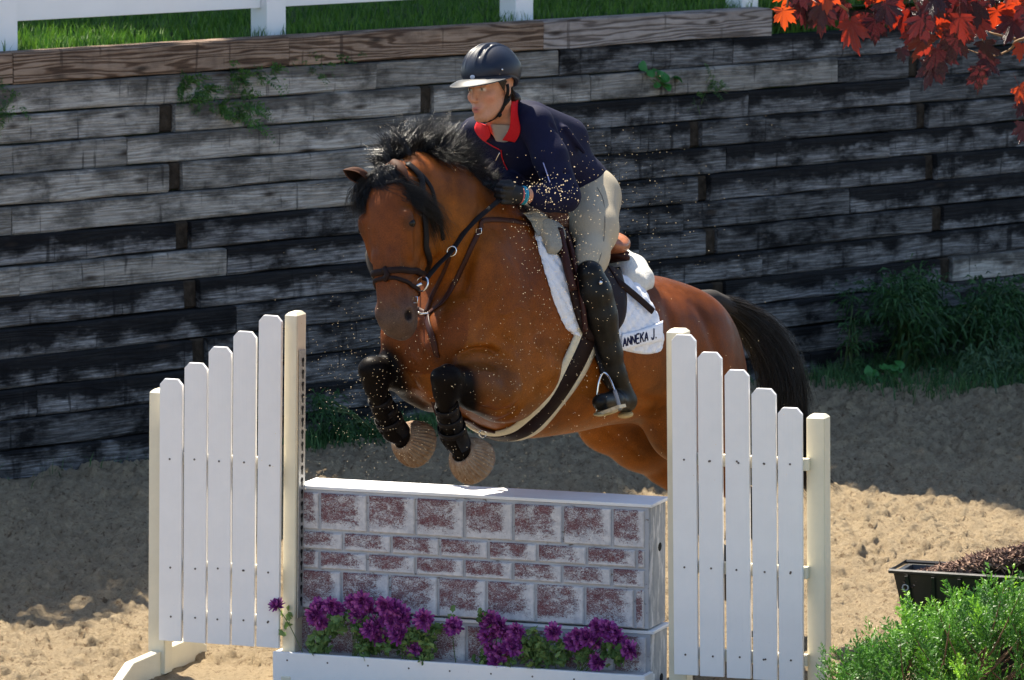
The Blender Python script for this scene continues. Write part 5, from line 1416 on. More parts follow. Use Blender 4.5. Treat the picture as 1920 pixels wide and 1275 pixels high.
for t, m_, rr_ in ((-.004, M_BR1, .0042), (.0045, M_BR1, .003), (.013, M_BR2, .003)):
    MB().tube([WL+axw*(t-.002)+(u1*math.cos(k*math.pi/10)+u2*math.sin(k*math.pi/10))*.0315 for k in range(20)], rr_, 6, closed=True).build('bracelet', m_, rd, True)
# ---- collar
def flap(poly, name, mat, bvh, off, parent, th=.003, n=9):
    """poly: left edge list, right edge list in photo columns, laid on the surface"""
    L_, R_ = [spline([(a_, b_, 0) for a_, b_ in e], 4) for e in poly]; V = []; F = []; nv = 14
    def at(c, t): x = t*(len(c)-1); i = min(int(x), len(c)-2); return c[i].lerp(c[i+1], x-i)
    for lay in (0, 1):
        for jj in range(nv+1):
            for i in range(n+1):
                a_ = at(L_, jj/nv).lerp(at(R_, jj/nv), i/n); c, nn = surf(a_.x, a_.y, off(i/n, jj/nv)-lay*th, bvh); V.append(c)
    n0 = (nv+1)*(n+1)
    for lay in (0, 1):
        for jj in range(nv):
            for i in range(n): e = lay*n0+jj*(n+1)+i; f = (e, e+1, e+n+2, e+n+1); F.append(f if lay == 0 else f[::-1])
    for jj in range(nv):
        for i in (0, n): e = jj*(n+1)+i; F.append((e, e+n+1, e+n+1+n0, e+n0))
    for i in range(n):
        for jj in (0, nv): e = jj*(n+1)+i; F.append((e, e+1, e+1+n0, e+n0))
    return link(name, mesh(name, V, F, True), mat, parent, True)
CB = bvh_of(np.concatenate([JV, BV]), np.concatenate([JQ, BQ+len(JV)]))
SK = SDF((-.18, 19.5, 1.85), (.14, 20.4, 2.4), .005)     # simple neck-and-shoulder form that carries the collar
SK.chain([FH_(-.03, 0, -.05), P(940, 222, 19.99), P(948, 240, 20.03)], [.058, .063, .075], .02); SK.cone(CH_, P(966, 256, 20.07), .160, .122, .04, (TN, .74)); SK.chain([SL, P(958, 226, 20.06), SR], [.060, .066, .060], .05)
KV, KQ = SK.mesh('k', 0, 2); KB = bvh_of(KV, KQ)
flap([[(916, 236), (922, 258), (938, 284)], [(958, 236), (954, 260), (943, 285)]], 'undershirt', cloth('grey_undershirt', (.38, .33, .29)), KB, lambda s, t: -.010, rd)
flap([[(957, 190), (957, 215), (955, 240), (942, 262)], [(967, 193), (973, 215), (979, 243), (966, 264)]], 'collar', M_RED, KB, lambda s, t: .004+.012*s*(1-.5*t), jo)
flap([[(897, 229), (892, 240), (896, 250), (908, 262)], [(915, 235), (919, 246), (919, 256), (912, 264)]], 'collar', M_RED, KB, lambda s, t: .003+.004*(1-s), jo)
def cord(lst, r_, mat, name, bvh=JB, off=.002, parent=None): return MB().tube(spline([surf(u, v, off, bvh)[0] for u, v in lst], 4), r_, 6).build(name, mat, parent or jo, True)
cord([(978, 244), (970, 262), (958, 272), (940, 281)], .0022, M_RED, 'piping', KB); cord([(893, 243), (905, 260), (922, 272), (940, 281)], .0022, M_RED, 'piping', KB)
cord([(940, 281), (942, 295), (947, 308), (952, 319)], .0022, M_RED, 'zip')
cord([(940, 284), (936, 291), (933, 299)], .0030, M_MET, 'zip_puller', off=.010)
M_LIL = simple('pale_piping', (.35, .36, .62), .6)
cord([(1019, 305), (1026, 325), (1031, 343)], .0022, M_LIL, 'sleeve_piping')
# ---- hair
HR2 = strands_r = np.random.RandomState(4); q = []
for i in range(1500):
    s_ = 1 if i % 2 else -1; st = np.array(FH_(.020+HR2.uniform(-.022, .008), s_*.070, .03+HR2.uniform(-.01, .01))); en = np.array(FH_(-.075+HR2.normal(0, .008), s_*.03+HR2.normal(0, .012), -.045+HR2.normal(0, .012))); md = np.array(FH_(-.008+HR2.normal(0, .008), s_*.090, -.012+HR2.normal(0, .018)))
    t = np.linspace(0, 1, 6)[:, None]; q.append((1-t)**2*st+2*t*(1-t)*md+t*t*en)
M_HH = hairmat('dark_brown_hair', (.022, .012, .008), .4)
strands('hair', q, .0014, M_HH, rd)
bn = SDF([FH_(-.1, 0, -.05)[i]-.09 for i in range(3)], [FH_(-.1, 0, -.05)[i]+.09 for i in range(3)], .005); bn.ell(FH_(-.098, .01, -.045), (.034, .045, .030), A3, .01); sdfobj(bn, 'hair_bun', M_HH)
# ---- helmet
a = N('matt_helmet_shell'); f = a.noise(a.coord('Object'), 300, 2); a.set((.009, .013, .026), .42, .35).bump(f, .0004); M_HEL = a.m
M_HELP = simple('helmet_vent_mesh', (.006, .006, .007), .6, .3); M_PEAK = simple('helmet_peak', (.022, .025, .032), .45, .5, .05, 20, 0)
hc = FH_(-.014, 0, .062); tilt = math.radians(1)
HF = (FD*math.cos(tilt)-FU*math.sin(tilt)).normalized(); HUU = (FU*math.cos(tilt)+FD*math.sin(tilt)).normalized()
def hpt(az, el, dr=0):
    ca = math.cos(el); rx, ry, rz = .124+dr, .101+dr, .106+dr
    return hc+HF*(rx*ca*math.cos(az))+FL*(ry*ca*math.sin(az))+HUU*(rz*math.sin(el))
def helmet():
    nu, nv = 128, 56; V = []; F = []
    for i in range(nv+1):
        for k in range(nu):
            az = 2*math.pi*k/nu-math.pi; lo = -.26-.44*max(0, -math.cos(az))**1.3+.02*max(0, math.cos(az)); el = lo+(math.pi/2-lo)*i/nv
            x, y = math.cos(el)*math.cos(az), math.cos(el)*math.sin(az)   # plan coordinates, front +x
            dr = 0
            # raised swoosh ribs sweeping back from the brow
            for c0, w0 in ((.14, .030), (.40, .030)):
                yy = abs(y); cen = c0+.16*(x-.1)**2; g = math.exp(-((yy-cen)/w0)**2)*(1/(1+math.exp(-(x+.45)*9)))*(1/(1+math.exp(-(math.sin(el)-.30)*14)))
                dr += .0055*g
            for vx, vy, rx_, ry_ in ((.62, .27, .14, .055), (.30, .28, .17, .05)):    # sunken vents
                dr -= .006*math.exp(-(((x-vx)/rx_)**4+((abs(y)-vy-.10*(x-vx))/ry_)**4))
            dr += .004*math.exp(-(((abs(y)-.78)/.16)**2+((el-.12)/.22)**2))       # side panel
            dr -= .0025*(1 if abs(el-(lo+.10)) < .018 else 0)
            V.append(hpt(az, el, dr))
    for i in range(nv):
        for k in range(nu): F.append((i*nu+k, i*nu+(k+1) % nu, (i+1)*nu+(k+1) % nu, (i+1)*nu+k))
    n0 = len(V)
    for k in range(nu):
        az = 2*math.pi*k/nu-math.pi; lo = -.26-.44*max(0, -math.cos(az))**1.3+.02*max(0, math.cos(az)); V.append(hpt(az, lo, -.016))
    for k in range(nu): F.append((k, n0+k, n0+(k+1) % nu, (k+1) % nu))
    return link('helmet', mesh('helmet', V, F, True), M_HEL, rd, True)
he = helmet()
def peak():
    V = []; F = []; nu, nv = 36, 8
    for lay in (0, 1):
        for jj in range(nv+1):
            t = jj/nv
            for k in range(nu+1):
                az = math.radians(-88+176*k/nu); ext = .064*max(0, math.cos(az*.98))**.62; p = hpt(az, -.20+.03*math.cos(az), -.002); d = HF*math.cos(az*.75)+FL*math.sin(az*.75)
                V.append(p+d*ext*t-HUU*(.026*t*t*math.cos(az)+.004*lay))
    n0 = (nv+1)*(nu+1)
    for lay in (0, 1):
        for jj in range(nv):
            for k in range(nu): e = lay*n0+jj*(nu+1)+k; f = (e, e+1, e+nu+2, e+nu+1); F.append(f if lay == 0 else f[::-1])
    for k in range(nu): e = nv*(nu+1)+k; F.append((e, e+n0, e+1+n0, e+1)); F.append((k, k+1, k+1+n0, k+n0))
    return link('peak', mesh('peak', V, F, True), M_PEAK, he, True)
peak()
bd = bmesh.new(); bmesh.ops.create_uvsphere(bd, u_segments=16, v_segments=8, radius=.010)
q = hpt(math.radians(8), -.10, .001); Mx = Matrix((((FL.x), HF.x, HUU.x, q.x), (FL.y, HF.y, HUU.y, q.y), (FL.z, HF.z, HUU.z, q.z), (0, 0, 0, 1))) @ Matrix.Diagonal((1.25, .25, .8, 1))
MB().bm(bd, Mx, True).build('badge', simple('grey_badge', (.45, .48, .55), .3), he, True)
for az, el in ((68, .06),):
    bd = bmesh.new(); bmesh.ops.create_uvsphere(bd, u_segments=10, v_segments=6, radius=.004); MB().bm(bd, Matrix.Translation(hpt(math.radians(az), el, .005)), True).build('rivet', M_MET, he, True)
# harness
hs = [FH_(-.006, .078, .01), FH_(-.004, .076, -.03), FH_(.004, .068, -.062), FH_(.020, .050, -.094), FH_(.030, .025, -.118), FH_(.038, 0, -.124), FH_(.030, -.025, -.118), FH_(.018, -.05, -.09), FH_(.01, -.07, -.04)]
strap(hs, .013, .003, BB, .003).build('chin_strap', M_LBK, he, True)
strap([FH_(-.06, .07, -.005), FH_(-.035, .075, -.03), FH_(.005, .068, -.065)], .012, .003, BB, .004).build('harness_strap', M_LBK, he, True)
bk = near(FH_(.020, .052, -.098), .007, BB)[0]; bd = bmesh.new(); bmesh.ops.create_icosphere(bd, subdivisions=1, radius=.010); MB().bm(bd, Matrix.Translation(bk), True).build('chin_buckle', M_LBK, he, True)
# ---- stirrups (hang from the saddle)
def stirrup(h_, t_, mir, lbl):
    S_ = empty('stirrup', h_.lerp(t_, .6), 0, label=lbl, cat='stirrup', group='steel stirrups either side of the horse')
    base = (lambda p: mirror(p)) if mir else (lambda p: p)
    c = [(1119, 772, 19.90), (1119, 745, 19.90), (1123, 715, 19.90), (1131, 699, 19.91), (1141, 706, 19.90), (1151, 728, 19.85), (1158, 750, 19.82), (1163, 768, 19.80)]
    q = spline([base(P(*p)) for p in c], 5); MB().tube(q, .0042, 8).build('iron', M_MET, S_, True)
    q2 = spline([base(P(*p)) for p in c[4:]], 5); MB().tube(q2[6:], .0075, 8).build('rubber_joint', simple('grey_rubber', (.22, .22, .23), .6), S_, True)
    a_, b_ = base(P(1124, 777, 19.88)), base(P(1170, 760, 19.79)); ax = (b_-a_).normalized(); w_ = FH; w_ = (w_-ax*w_.dot(ax)).normalized(); n_ = ax.cross(w_)
    V = []; 
    for s in (-.5, .5):
        for w in (-1, 1):
            for z in (-1, 1): V.append((a_+b_)/2+ax*s*.115+w_*w*.019+n_*z*.006)
    MB().add(V, [(0, 1, 3, 2), (4, 6, 7, 5), (0, 4, 5, 1), (2, 3, 7, 6), (0, 2, 6, 4), (1, 5, 7, 3)]).build('tread', simple('stirrup_tread', (.50, .43, .30), .5, .5, .3, 60), S_, True)
    lt = [base(p) for p in (P(1131, 700, 19.91), P(1119, 660, 19.94), P(1112, 600, 19.97), P(1110, 540, 19.97), P(1112, 480, 20.0))]
    strap(lt, .026, .004, stick=False, nrm=(-BL if mir else BL), n=5).build('stirrup_leather', M_LBK, S_, True)
stirrup(HEEL, TOE, False, 'steel stirrup iron under the rider boot on the near side'); stirrup(HEEL, TOE, True, 'steel stirrup iron hidden on the far side of the horse')
# ================================================================== PLANTS, FLOWERS, TRAY, FLYING SAND
def basis(n, r=None):
    n = Vector(n).normalized(); a = n.orthogonal().normalized(); return n, a, n.cross(a)
# ---- chrysanthemums
def petalmat():
    a = N('purple_petals'); g = a.n('NewGeometry'); c = a.ramp(g.outputs['Random Per Island'], [(0, (.15, .020, .15)), (.5, (.33, .050, .29)), (1, (.58, .16, .46))])
    a.set(c, .6, .25); tr = a.n('BsdfTranslucent'); a.l(c, tr.inputs[0]); ms = a.n('MixShader'); ms.inputs[0].default_value = .3
    a.l(a.b.outputs[0], ms.inputs[1]); a.l(tr.outputs[0], ms.inputs[2]); a.l(ms.outputs[0], a.out.inputs[0]); return a.m
M_PETAL = petalmat(); M_FLEAF = leafmat('mum_leaves', (.07, .14, .035), (.20, .30, .09), .25, .6)
M_STEM = simple('green_stem', (.07, .11, .03), .6)
def mum_mesh(seed, R=.036):
    r = random.Random(seed); m = MB()
    for ring, (cnt, tilt, L) in enumerate(((17, 4, 1.0), (16, 22, .95), (14, 40, .82), (11, 58, .66), (8, 74, .5))):
        for k in range(cnt):
            q = 2*math.pi*(k+r.random()*.6)/cnt; t = math.radians(tilt+r.uniform(-9, 9)); l = R*L*r.uniform(.82, 1.12); w_ = R*.15
            d = Vector((math.cos(q), math.sin(q), 0)); s = Vector((-math.sin(q), math.cos(q), 0)); z = Vector((0, 0, 1))
            ax = d*math.cos(t)+z*math.sin(t); nn = z*math.cos(t)-d*math.sin(t); o = z*.002*ring
            c = r.uniform(-.12, .35)
            p0 = o; p1 = o+ax*l*.5+nn*l*.05; p2 = o+ax*l*.9+nn*l*c
            m.add([p0-s*w_*.4, p0+s*w_*.4, p1+s*w_, p2+s*w_*.75, p2+ax*l*.10, p2-s*w_*.75, p1-s*w_, p1-nn*w_*.5], [(0, 1, 2, 7), (0, 7, 6), (7, 2, 3, 4), (7, 4, 5, 6)])
    return mesh('flower', m.V, m.F)
MUMS = [mum_mesh(s) for s in range(5)]
for m_ in MUMS: m_.materials.append(M_PETAL)
def leafcloud(name, ctrs, n, size, mat, parent, seed, lobes=5, up=.4, spread=.03):
    r = np.random.RandomState(seed); m = MB()
    for i in range(n):
        c = Vector(ctrs[r.randint(len(ctrs))])+Vector(r.normal(0, spread, 3)); nrm = Vector(r.normal(0, 1, 3))+Vector((0, -.6, up)); nn, a_, b_ = basis(nrm); q = r.uniform(0, 6.28)
        a2 = a_*math.cos(q)+b_*math.sin(q); b2 = nn.cross(a2); s = size*r.uniform(.6, 1.2); V = [c-a2*s*.5]
        for k in range(lobes*2+1):
            ph = -2.3+4.6*k/(lobes*2); rad = s*(.5 if k % 2 == 0 else .33); V.append(c+a2*math.cos(ph)*rad+b2*math.sin(ph)*rad*.8+nn*s*.12*math.cos(ph*2))
        m.add(V, [(0, k, k+1) for k in range(1, len(V)-1)])
    return m.build(name, mat, parent, True)
def zc(x, y): return 500+.3958*x, 880+.3958*y
mum_groups = [
 ([(50, 648)], [(90, 735), (85, 700)], 'single purple chrysanthemum on a long stem in front of the left post'),
 ([(245, 655), (305, 645), (255, 720), (232, 690), (330, 668)], [(330, 730), (250, 800), (300, 760), (225, 845), (260, 850)], 'purple chrysanthemum plant at the left end of the trough'),
 ([(405, 630), (430, 690), (485, 655), (560, 645), (605, 655), (520, 735), (530, 795), (590, 720), (490, 760), (560, 700), (455, 625)], [(430, 740), (450, 800), (470, 850), (545, 830), (600, 820), (410, 700), (500, 840)], 'largest purple chrysanthemum plant, left of the middle of the trough'),
 ([(645, 715), (745, 712), (625, 785), (700, 850), (640, 690)], [(720, 790), (760, 830), (655, 845), (750, 885), (700, 780), (790, 760)], 'leafy chrysanthemum plant left of the lone drooping flower'),
 ([(885, 745)], [(880, 700)], 'lone drooping purple chrysanthemum against the middle of the lower box'),
 ([(1065, 715), (1110, 740), (1050, 790), (1165, 795), (1160, 845), (1070, 850), (1090, 910), (1130, 770), (1185, 770), (1045, 750), (1110, 870)], [(1035, 700), (1140, 900), (1030, 900), (1200, 860)], 'dense column of purple chrysanthemums right of the trough middle'),
 ([(1360, 770)], [(1265, 790), (1230, 860), (1300, 870), (1340, 910), (1280, 925), (1385, 850), (1250, 830), (1320, 840), (1400, 880)], 'mostly leafy chrysanthemum plant with one purple flower'),
 ([(1475, 790), (1570, 750), (1640, 785), (1560, 820), (1570, 915), (1725, 855), (1660, 810), (1450, 820), (1520, 800), (1610, 760)], [(1600, 870), (1660, 890), (1500, 870), (1640, 840)], 'purple chrysanthemum plant at the right end of the trough')]
rr = random.Random(5)
JN = (JM.to_3x3() @ Vector((0, -1, 0)))
def onface(u, v, y): x, z = jx(u, v, y); return JM @ Vector((x, y, z))
for gi_, (fl_, lv, lb) in enumerate(mum_groups):
    yb = -.01 if gi_ == 0 else .02
    c0 = onface(*zc(*fl_[0]), yb); base = JM.inverted() @ c0
    bx_ = base.x+(.10 if gi_ == 0 else 0); bp_ = JM @ Vector((bx_, .015, pz-.03))
    T = empty('chrysanthemum_plant', bp_, 0, label=lb, cat='flowers', group='purple chrysanthemums planted in the trough')
    for (x, y) in fl_:
        yy = rr.uniform(-.012, .03) if gi_ else -.02; p = onface(*zc(x, y), yy)
        o = link('flower', MUMS[rr.randrange(5)], None, T); s = rr.uniform(.95, 1.25)*(1.0 if gi_ else .95)
        d = (JN+Vector((rr.uniform(-.6, .6), rr.uniform(-.3, .3), rr.uniform(-.1, .8)))).normalized()
        if gi_ == 0: d = (JN*.4+Vector((-.2, 0, 1))).normalized()
        o.location = p-bp_; o.rotation_euler = d.to_track_quat('Z', 'Y').to_euler(); o.scale = (s, s, s)
        MB().tube(spline([bp_+Vector((rr.uniform(-.02, .02), 0, 0)), bp_.lerp(p, .5)+Vector((0, 0, .02)), p], 4), .0018, 5).build('stem', M_STEM, T, True)
    ctr = [onface(*zc(x, y), rr.uniform(0, .035)) for x, y in lv]
    leafcloud('leaves', ctr, 30+len(lv)*22 if len(lv) > 2 else 9, .034, M_FLEAF, T, gi_, 4, .4, .016)

# ---- maple branch with red leaves (overhangs from a tree right of the frame)
def maple_leaf(seed):
    r = random.Random(seed); tips = [(0, 1.0), (42, .86), (-42, .86), (92, .62), (-92, .62)]; out = []
    order = sorted(tips, key=lambda q: q[0]); 
    out.append((-158, .16))
    for i, (a_, L) in enumerate(order):
        out += [(a_-20, L*.60), (a_-13, L*.82), (a_-8, L*.76), (a_, L), (a_+8, L*.76), (a_+13, L*.82), (a_+20, L*.60)]
        if i < 4: out.append(((a_+order[i+1][0])/2, .42))
    out.append((158, .16))
    curl = r.uniform(-.25, .35); fold = r.uniform(.05, .45)
    V = [(0, 0, 0)]; 
    for a_, L in out:
        q = math.radians(a_); x = math.sin(q)*L; y = math.cos(q)*L; V.append((x, y, -curl*(x*x+y*y)+fold*abs(x)*.6+r.uniform(-.04, .04)))
    F = [(0, k, k+1) for k in range(1, len(V)-1)]
    F = [f[::-1] for f in F]
    # leaf stalk
    n = len(V); V += [(.012, -.02, 0), (-.012, -.02, 0), (0, -.75, .10), (0, -.02, .015)]; F += [(n, n+1, n+2), (n+1, n+3, n+2), (n+3, n, n+2)]
    return mesh('leaf', V, F, True)
def maplemat():
    a = N('red_maple_leaf'); oi = a.n('ObjectInfo'); v = a.coord('Object'); f = a.noise(v, 6, 4)
    c = a.ramp(oi.outputs['Random'], [(0, (.022, .007, .016)), (.5, (.05, .008, .012)), (1, (.12, .02, .012))]); c = a.mix(1, c, a.ramp(f, [(.3, .7), (.7, 1.2)]), 'MULTIPLY')
    a.set(c, .22, .7); a.bump(a.noise(v, 14, 4), .02, .5)
    tr = a.n('BsdfTranslucent'); a.l(a.ramp(oi.outputs['Random'], [(0, (.05, .008, .012)), (.52, (.10, .010, .012)), (.66, (.45, .030, .010)), (.88, (.70, .07, .010)), (1, (.75, .12, .012))]), tr.inputs[0]); ms = a.n('MixShader'); ms.inputs[0].default_value = .48
    a.l(a.b.outputs[0], ms.inputs[1]); a.l(tr.outputs[0], ms.inputs[2]); a.l(ms.outputs[0], a.out.inputs[0]); return a.m
M_MAPLE = maplemat(); MLV = [maple_leaf(s) for s in range(8)]
for m_ in MLV: m_.materials.append(M_MAPLE)
M_TWIG = simple('maple_twig', (.20, .12, .06), .7, .3)
MD = 18.6
mt = empty('maple_tree', (3.9, 18.9, 0), 0, label='red leaved maple with a bough hanging into the top right corner', cat='tree')
MB().tube([(3.9, 18.9, -.1), (3.85, 18.85, 1.4), (3.95, 18.8, 2.8), (3.8, 18.7, 4.4)], [.13, .11, .09, .06], 12).build('trunk', M_BARK, mt, True)
bough_ = spline([Vector((3.88, 18.8, 2.6)), P(2600, -120, MD), P(2250, -60, MD), P(2000, -80, MD), P(1850, -60, MD), P(1700, -50, MD), P(1560, -40, MD), P(1470, -30, MD)], 5)
MB().tube(bough_, [.05*(1-.022*i) for i in range(len(bough_))], 7).build('branch', M_TWIG, mt, True)
tw = [[(2060, 40), (1920, 72), (1870, 65), (1855, 60)], [(2000, 60), (1912, 75), (1895, 92), (1858, 105), (1806, 90)], [(1850, -60), (1835, 10), (1845, 60), (1838, 95)], [(1700, -50), (1715, 0), (1735, 50), (1750, 80)], [(2080, 20), (1960, 120), (1935, 160), (1925, 200)], [(1470, -30), (1478, 0), (1470, 25)], [(1560, -40), (1568, 0), (1590, 20)], [(1740, 60), (1722, 85), (1700, 88)]]
for q in tw: MB().tube(spline([P(u, v, MD+random.uniform(-.05, .05)) for u, v in q], 4), [.007*(1-.05*i) for i in range((len(q)-1)*4+1)], 5).build('twig', M_TWIG, mt, True)
r = random.Random(21); LS = []
fixed = [(1468, 20, 100), (1478, 5, 60), (1537, 20, 130), (1512, 18, 100), (1594, 42, 165), (1585, 8, 110), (1622, 30, 120), (1640, 38, 120), (1720, 28, 140), (1712, 55, 95), (1690, 92, 70), (1752, 30, 120), (1755, 92, 150), (1735, 70, 140), (1748, 120, 130), (1800, 25, 120), (1830, 40, 110), (1846, 82, 120), (1855, 110, 110), (1838, 130, 120), (1870, 20, 140), (1900, 40, 130), (1915, 85, 80), (1912, 165, 105), (1918, 195, 90), (1922, 235, 95), (1775, 55, 130), (1795, 70, 130), (1660, 8, 120), (1680, 28, 90)]
for u, v, L in fixed: LS.append((u, v, L, MD+r.uniform(-.12, .12)))
while len(LS) < 260:
    u = r.uniform(1455, 2250); top = np.interp(u, [1455, 1560, 1700, 1760, 1880, 2000, 2250], [8, 18, 34, 62, 62, 130, 60]); v = r.uniform(-170, top); LS.append((u, v, r.uniform(80, 135), MD+r.uniform(-.3, .35)))
for u, v, L, d in LS:
    o = link('leaf', MLV[r.randrange(8)], None, mt, True); p = P(u, v, d)
    down = (VD(r.uniform(-.5, .5), -1, r.uniform(-.35, .35))+Vector((0, 0, -.1))).normalized(); s = L*.00186*.41
    side = VD(1, 0, r.uniform(-1.2, 1.2)); side = (side-down*side.dot(down)).normalized(); nn = side.cross(down)
    M_ = Matrix(((side.x, down.x, nn.x, p.x), (side.y, down.y, nn.y, p.y), (side.z, down.z, nn.z, p.z), (0, 0, 0, 1))) @ Matrix.Scale(s, 4)
    loc, rot, sc = M_.decompose(); o.location = loc; o.rotation_euler = rot.to_euler(); o.scale = sc

# ---- juniper in the lower right corner
def juniper():
    r = np.random.RandomState(31); T = empty('juniper_bush', G(1790, 1400, 0), 0, label='bright green juniper bush in the lower right corner', cat='bush')
    base = T.location.copy(); D0 = 18.9; br_ = MB(); V = []; C = []; tips = []
    for k in range(270):
        u = r.uniform(1570, 2080); v = np.interp(u, [1545, 1600, 1660, 1700, 1740, 1790, 1850, 1920, 2050], [1225, 1195, 1175, 1118, 1130, 1105, 1085, 1068, 1050])+abs(r.normal(0, 1))*80+4; tips.append((u, v, D0+r.uniform(-.5, .4), r.uniform(.5, 1.1)))
    for u, v in ((1542, 1212), (1548, 1238), (1560, 1218), (1590, 1232), (1605, 1185), (1625, 1165), (1640, 1195), (1690, 1128), (1700, 1112), (1772, 1092), (1850, 1062), (1862, 1085), (1900, 1068), (1660, 1160), (1575, 1255), (1600, 1265), (1745, 1125), (1810, 1100)): tips.append((u, v, D0+r.uniform(-.15, .15), 1.1))
    for (u, v, d, br) in tips:
        tip = P(u, v, d); st = base+Vector((r.uniform(-.25, .35)+(tip.x-base.x)*.45, (tip.y-base.y)*.5, .12+r.uniform(0, .1))); mid = st.lerp(tip, .6)+Vector((0, 0, -.04)); pts = spline([st, mid, tip], 6)
        if r.rand() < .3: br_.tube(pts, [.006*(1-.07*i) for i in range(len(pts))], 4)
        ax = (pts[-1]-pts[-4]+Vector((0, 0, .05))+Vector(r.normal(0, .03, 3))).normalized(); pl = Vector(r.normal(0, 1, 3)); sd0 = ax.cross(pl).normalized(); pn = ax.cross(sd0); tone = r.uniform(.2, 1.05)*br
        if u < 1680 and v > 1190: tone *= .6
        SL_ = r.uniform(.11, .19)
        n = 22
        for i in range(n):
            t = i/n; c = tip-ax*SL_*t*1.2+Vector(r.normal(0, .004, 3)); s_ = 1 if i % 2 else -1
            sd = (ax*1.0+sd0*s_*r.uniform(.45, .8)+pn*r.normal(0, .35)).normalized(); L = (.016+.06*min(1, t*1.6))*r.uniform(.7, 1.15); m_ = max(4, int(L/.0048))
            for jn in range(m_):
                q = jn/m_; cc = c+sd*L*q; w = Vector(r.normal(0, 1, 3)); w = (w-sd*w.dot(sd)).normalized(); ll = (sd*1.0+w*.75).normalized()*r.uniform(.010, .017)*(1.1-.4*q); pp = ll.cross(w).normalized()*.0034
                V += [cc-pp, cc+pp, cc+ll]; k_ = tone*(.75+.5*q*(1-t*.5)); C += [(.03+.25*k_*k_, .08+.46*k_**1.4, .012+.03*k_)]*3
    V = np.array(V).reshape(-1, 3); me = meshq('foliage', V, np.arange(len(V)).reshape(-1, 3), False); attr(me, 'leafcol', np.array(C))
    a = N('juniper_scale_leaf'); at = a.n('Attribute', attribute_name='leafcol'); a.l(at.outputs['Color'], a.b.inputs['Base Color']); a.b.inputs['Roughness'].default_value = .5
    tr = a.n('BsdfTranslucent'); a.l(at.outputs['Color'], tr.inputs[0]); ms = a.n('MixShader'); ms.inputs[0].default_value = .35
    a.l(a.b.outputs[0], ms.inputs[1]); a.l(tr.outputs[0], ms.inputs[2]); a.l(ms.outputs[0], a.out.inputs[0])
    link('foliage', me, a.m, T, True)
    br_.build('stem', simple('juniper_wood', (.14, .08, .05), .9), T, True)
juniper()

# ---- black tray heaped with bark mulch
tp = G(1672, 1250, 0); TRY = empty('mulch_tray', P(1850, 1140, 19.15), 0, label='black plastic tray heaped with bark mulch behind the juniper', cat='tray')
M_BLK = simple('black_plastic', (.012, .012, .013), .38, .5, .2, 20, .001)
tz = P(1675, 1072, 19.45); ex = (P(1960, 1066, 19.25)-tz); ex.z = 0; exn = ex.normalized(); ey = Vector((-exn.y, exn.x, 0)); H0 = tz.z
def tray():
    L = .95; D = .20; hh = .30; m = MB()
    def rect(l0, l1, d0, d1, z): return [tz+exn*l0+ey*d0+Vector((0, 0, z)), tz+exn*l1+ey*d0+Vector((0, 0, z)), tz+exn*l1+ey*d1+Vector((0, 0, z)), tz+exn*l0+ey*d1+Vector((0, 0, z))]
    a0 = rect(0, L, 0, D, 0); a1 = rect(.055, L-.05, .055, D-.05, -hh); i0 = rect(.02, L-.02, .02, D-.02, 0); i1 = rect(.07, L-.07, .07, D-.07, -.14)
    m.add(a0+a1, [(0, 1, 5, 4), (1, 2, 6, 5), (2, 3, 7, 6), (3, 0, 4, 7), (4, 5, 6, 7)]); m.add(i0+i1, [(0, 4, 5, 1), (1, 5, 6, 2), (2, 6, 7, 3), (3, 7, 4, 0), (4, 7, 6, 5)]); m.add(a0+i0, [(0, 4, 5, 1), (1, 5, 6, 2), (2, 6, 7, 3), (3, 7, 4, 0)])
    m.build('tub', M_BLK, TRY, True)
    rim = MB(); o = rect(-.012, L+.012, -.012, D+.012, .004); rim.tube(o, .009, 6, closed=True, smooth=False); rim.build('rim', M_BLK, TRY, True)
    for k in range(9):
        x = .05+k*.1; q0 = tz+exn*x-ey*.006+Vector((0, 0, -.012)); q1 = tz+exn*(x+(.03 if k == 0 else 0))+ey*.045+Vector((0, 0, -.26)); MB().tube([q0, q1], .008, 4, smooth=False).build('rib', M_BLK, TRY, True)
    for x, z in ((.035, -.055), (.42, -.06)):
        p = tz+exn*(x+.012)+ey*(-.004)+Vector((0, 0, z)); MB().tube(torus(p, .011, .002, exn, Vector((0, 0, 1)), 14), .0028, 6, closed=True).build('eyelet', simple('grey_eyelet', (.35, .35, .36), .4), TRY, True)
tray()
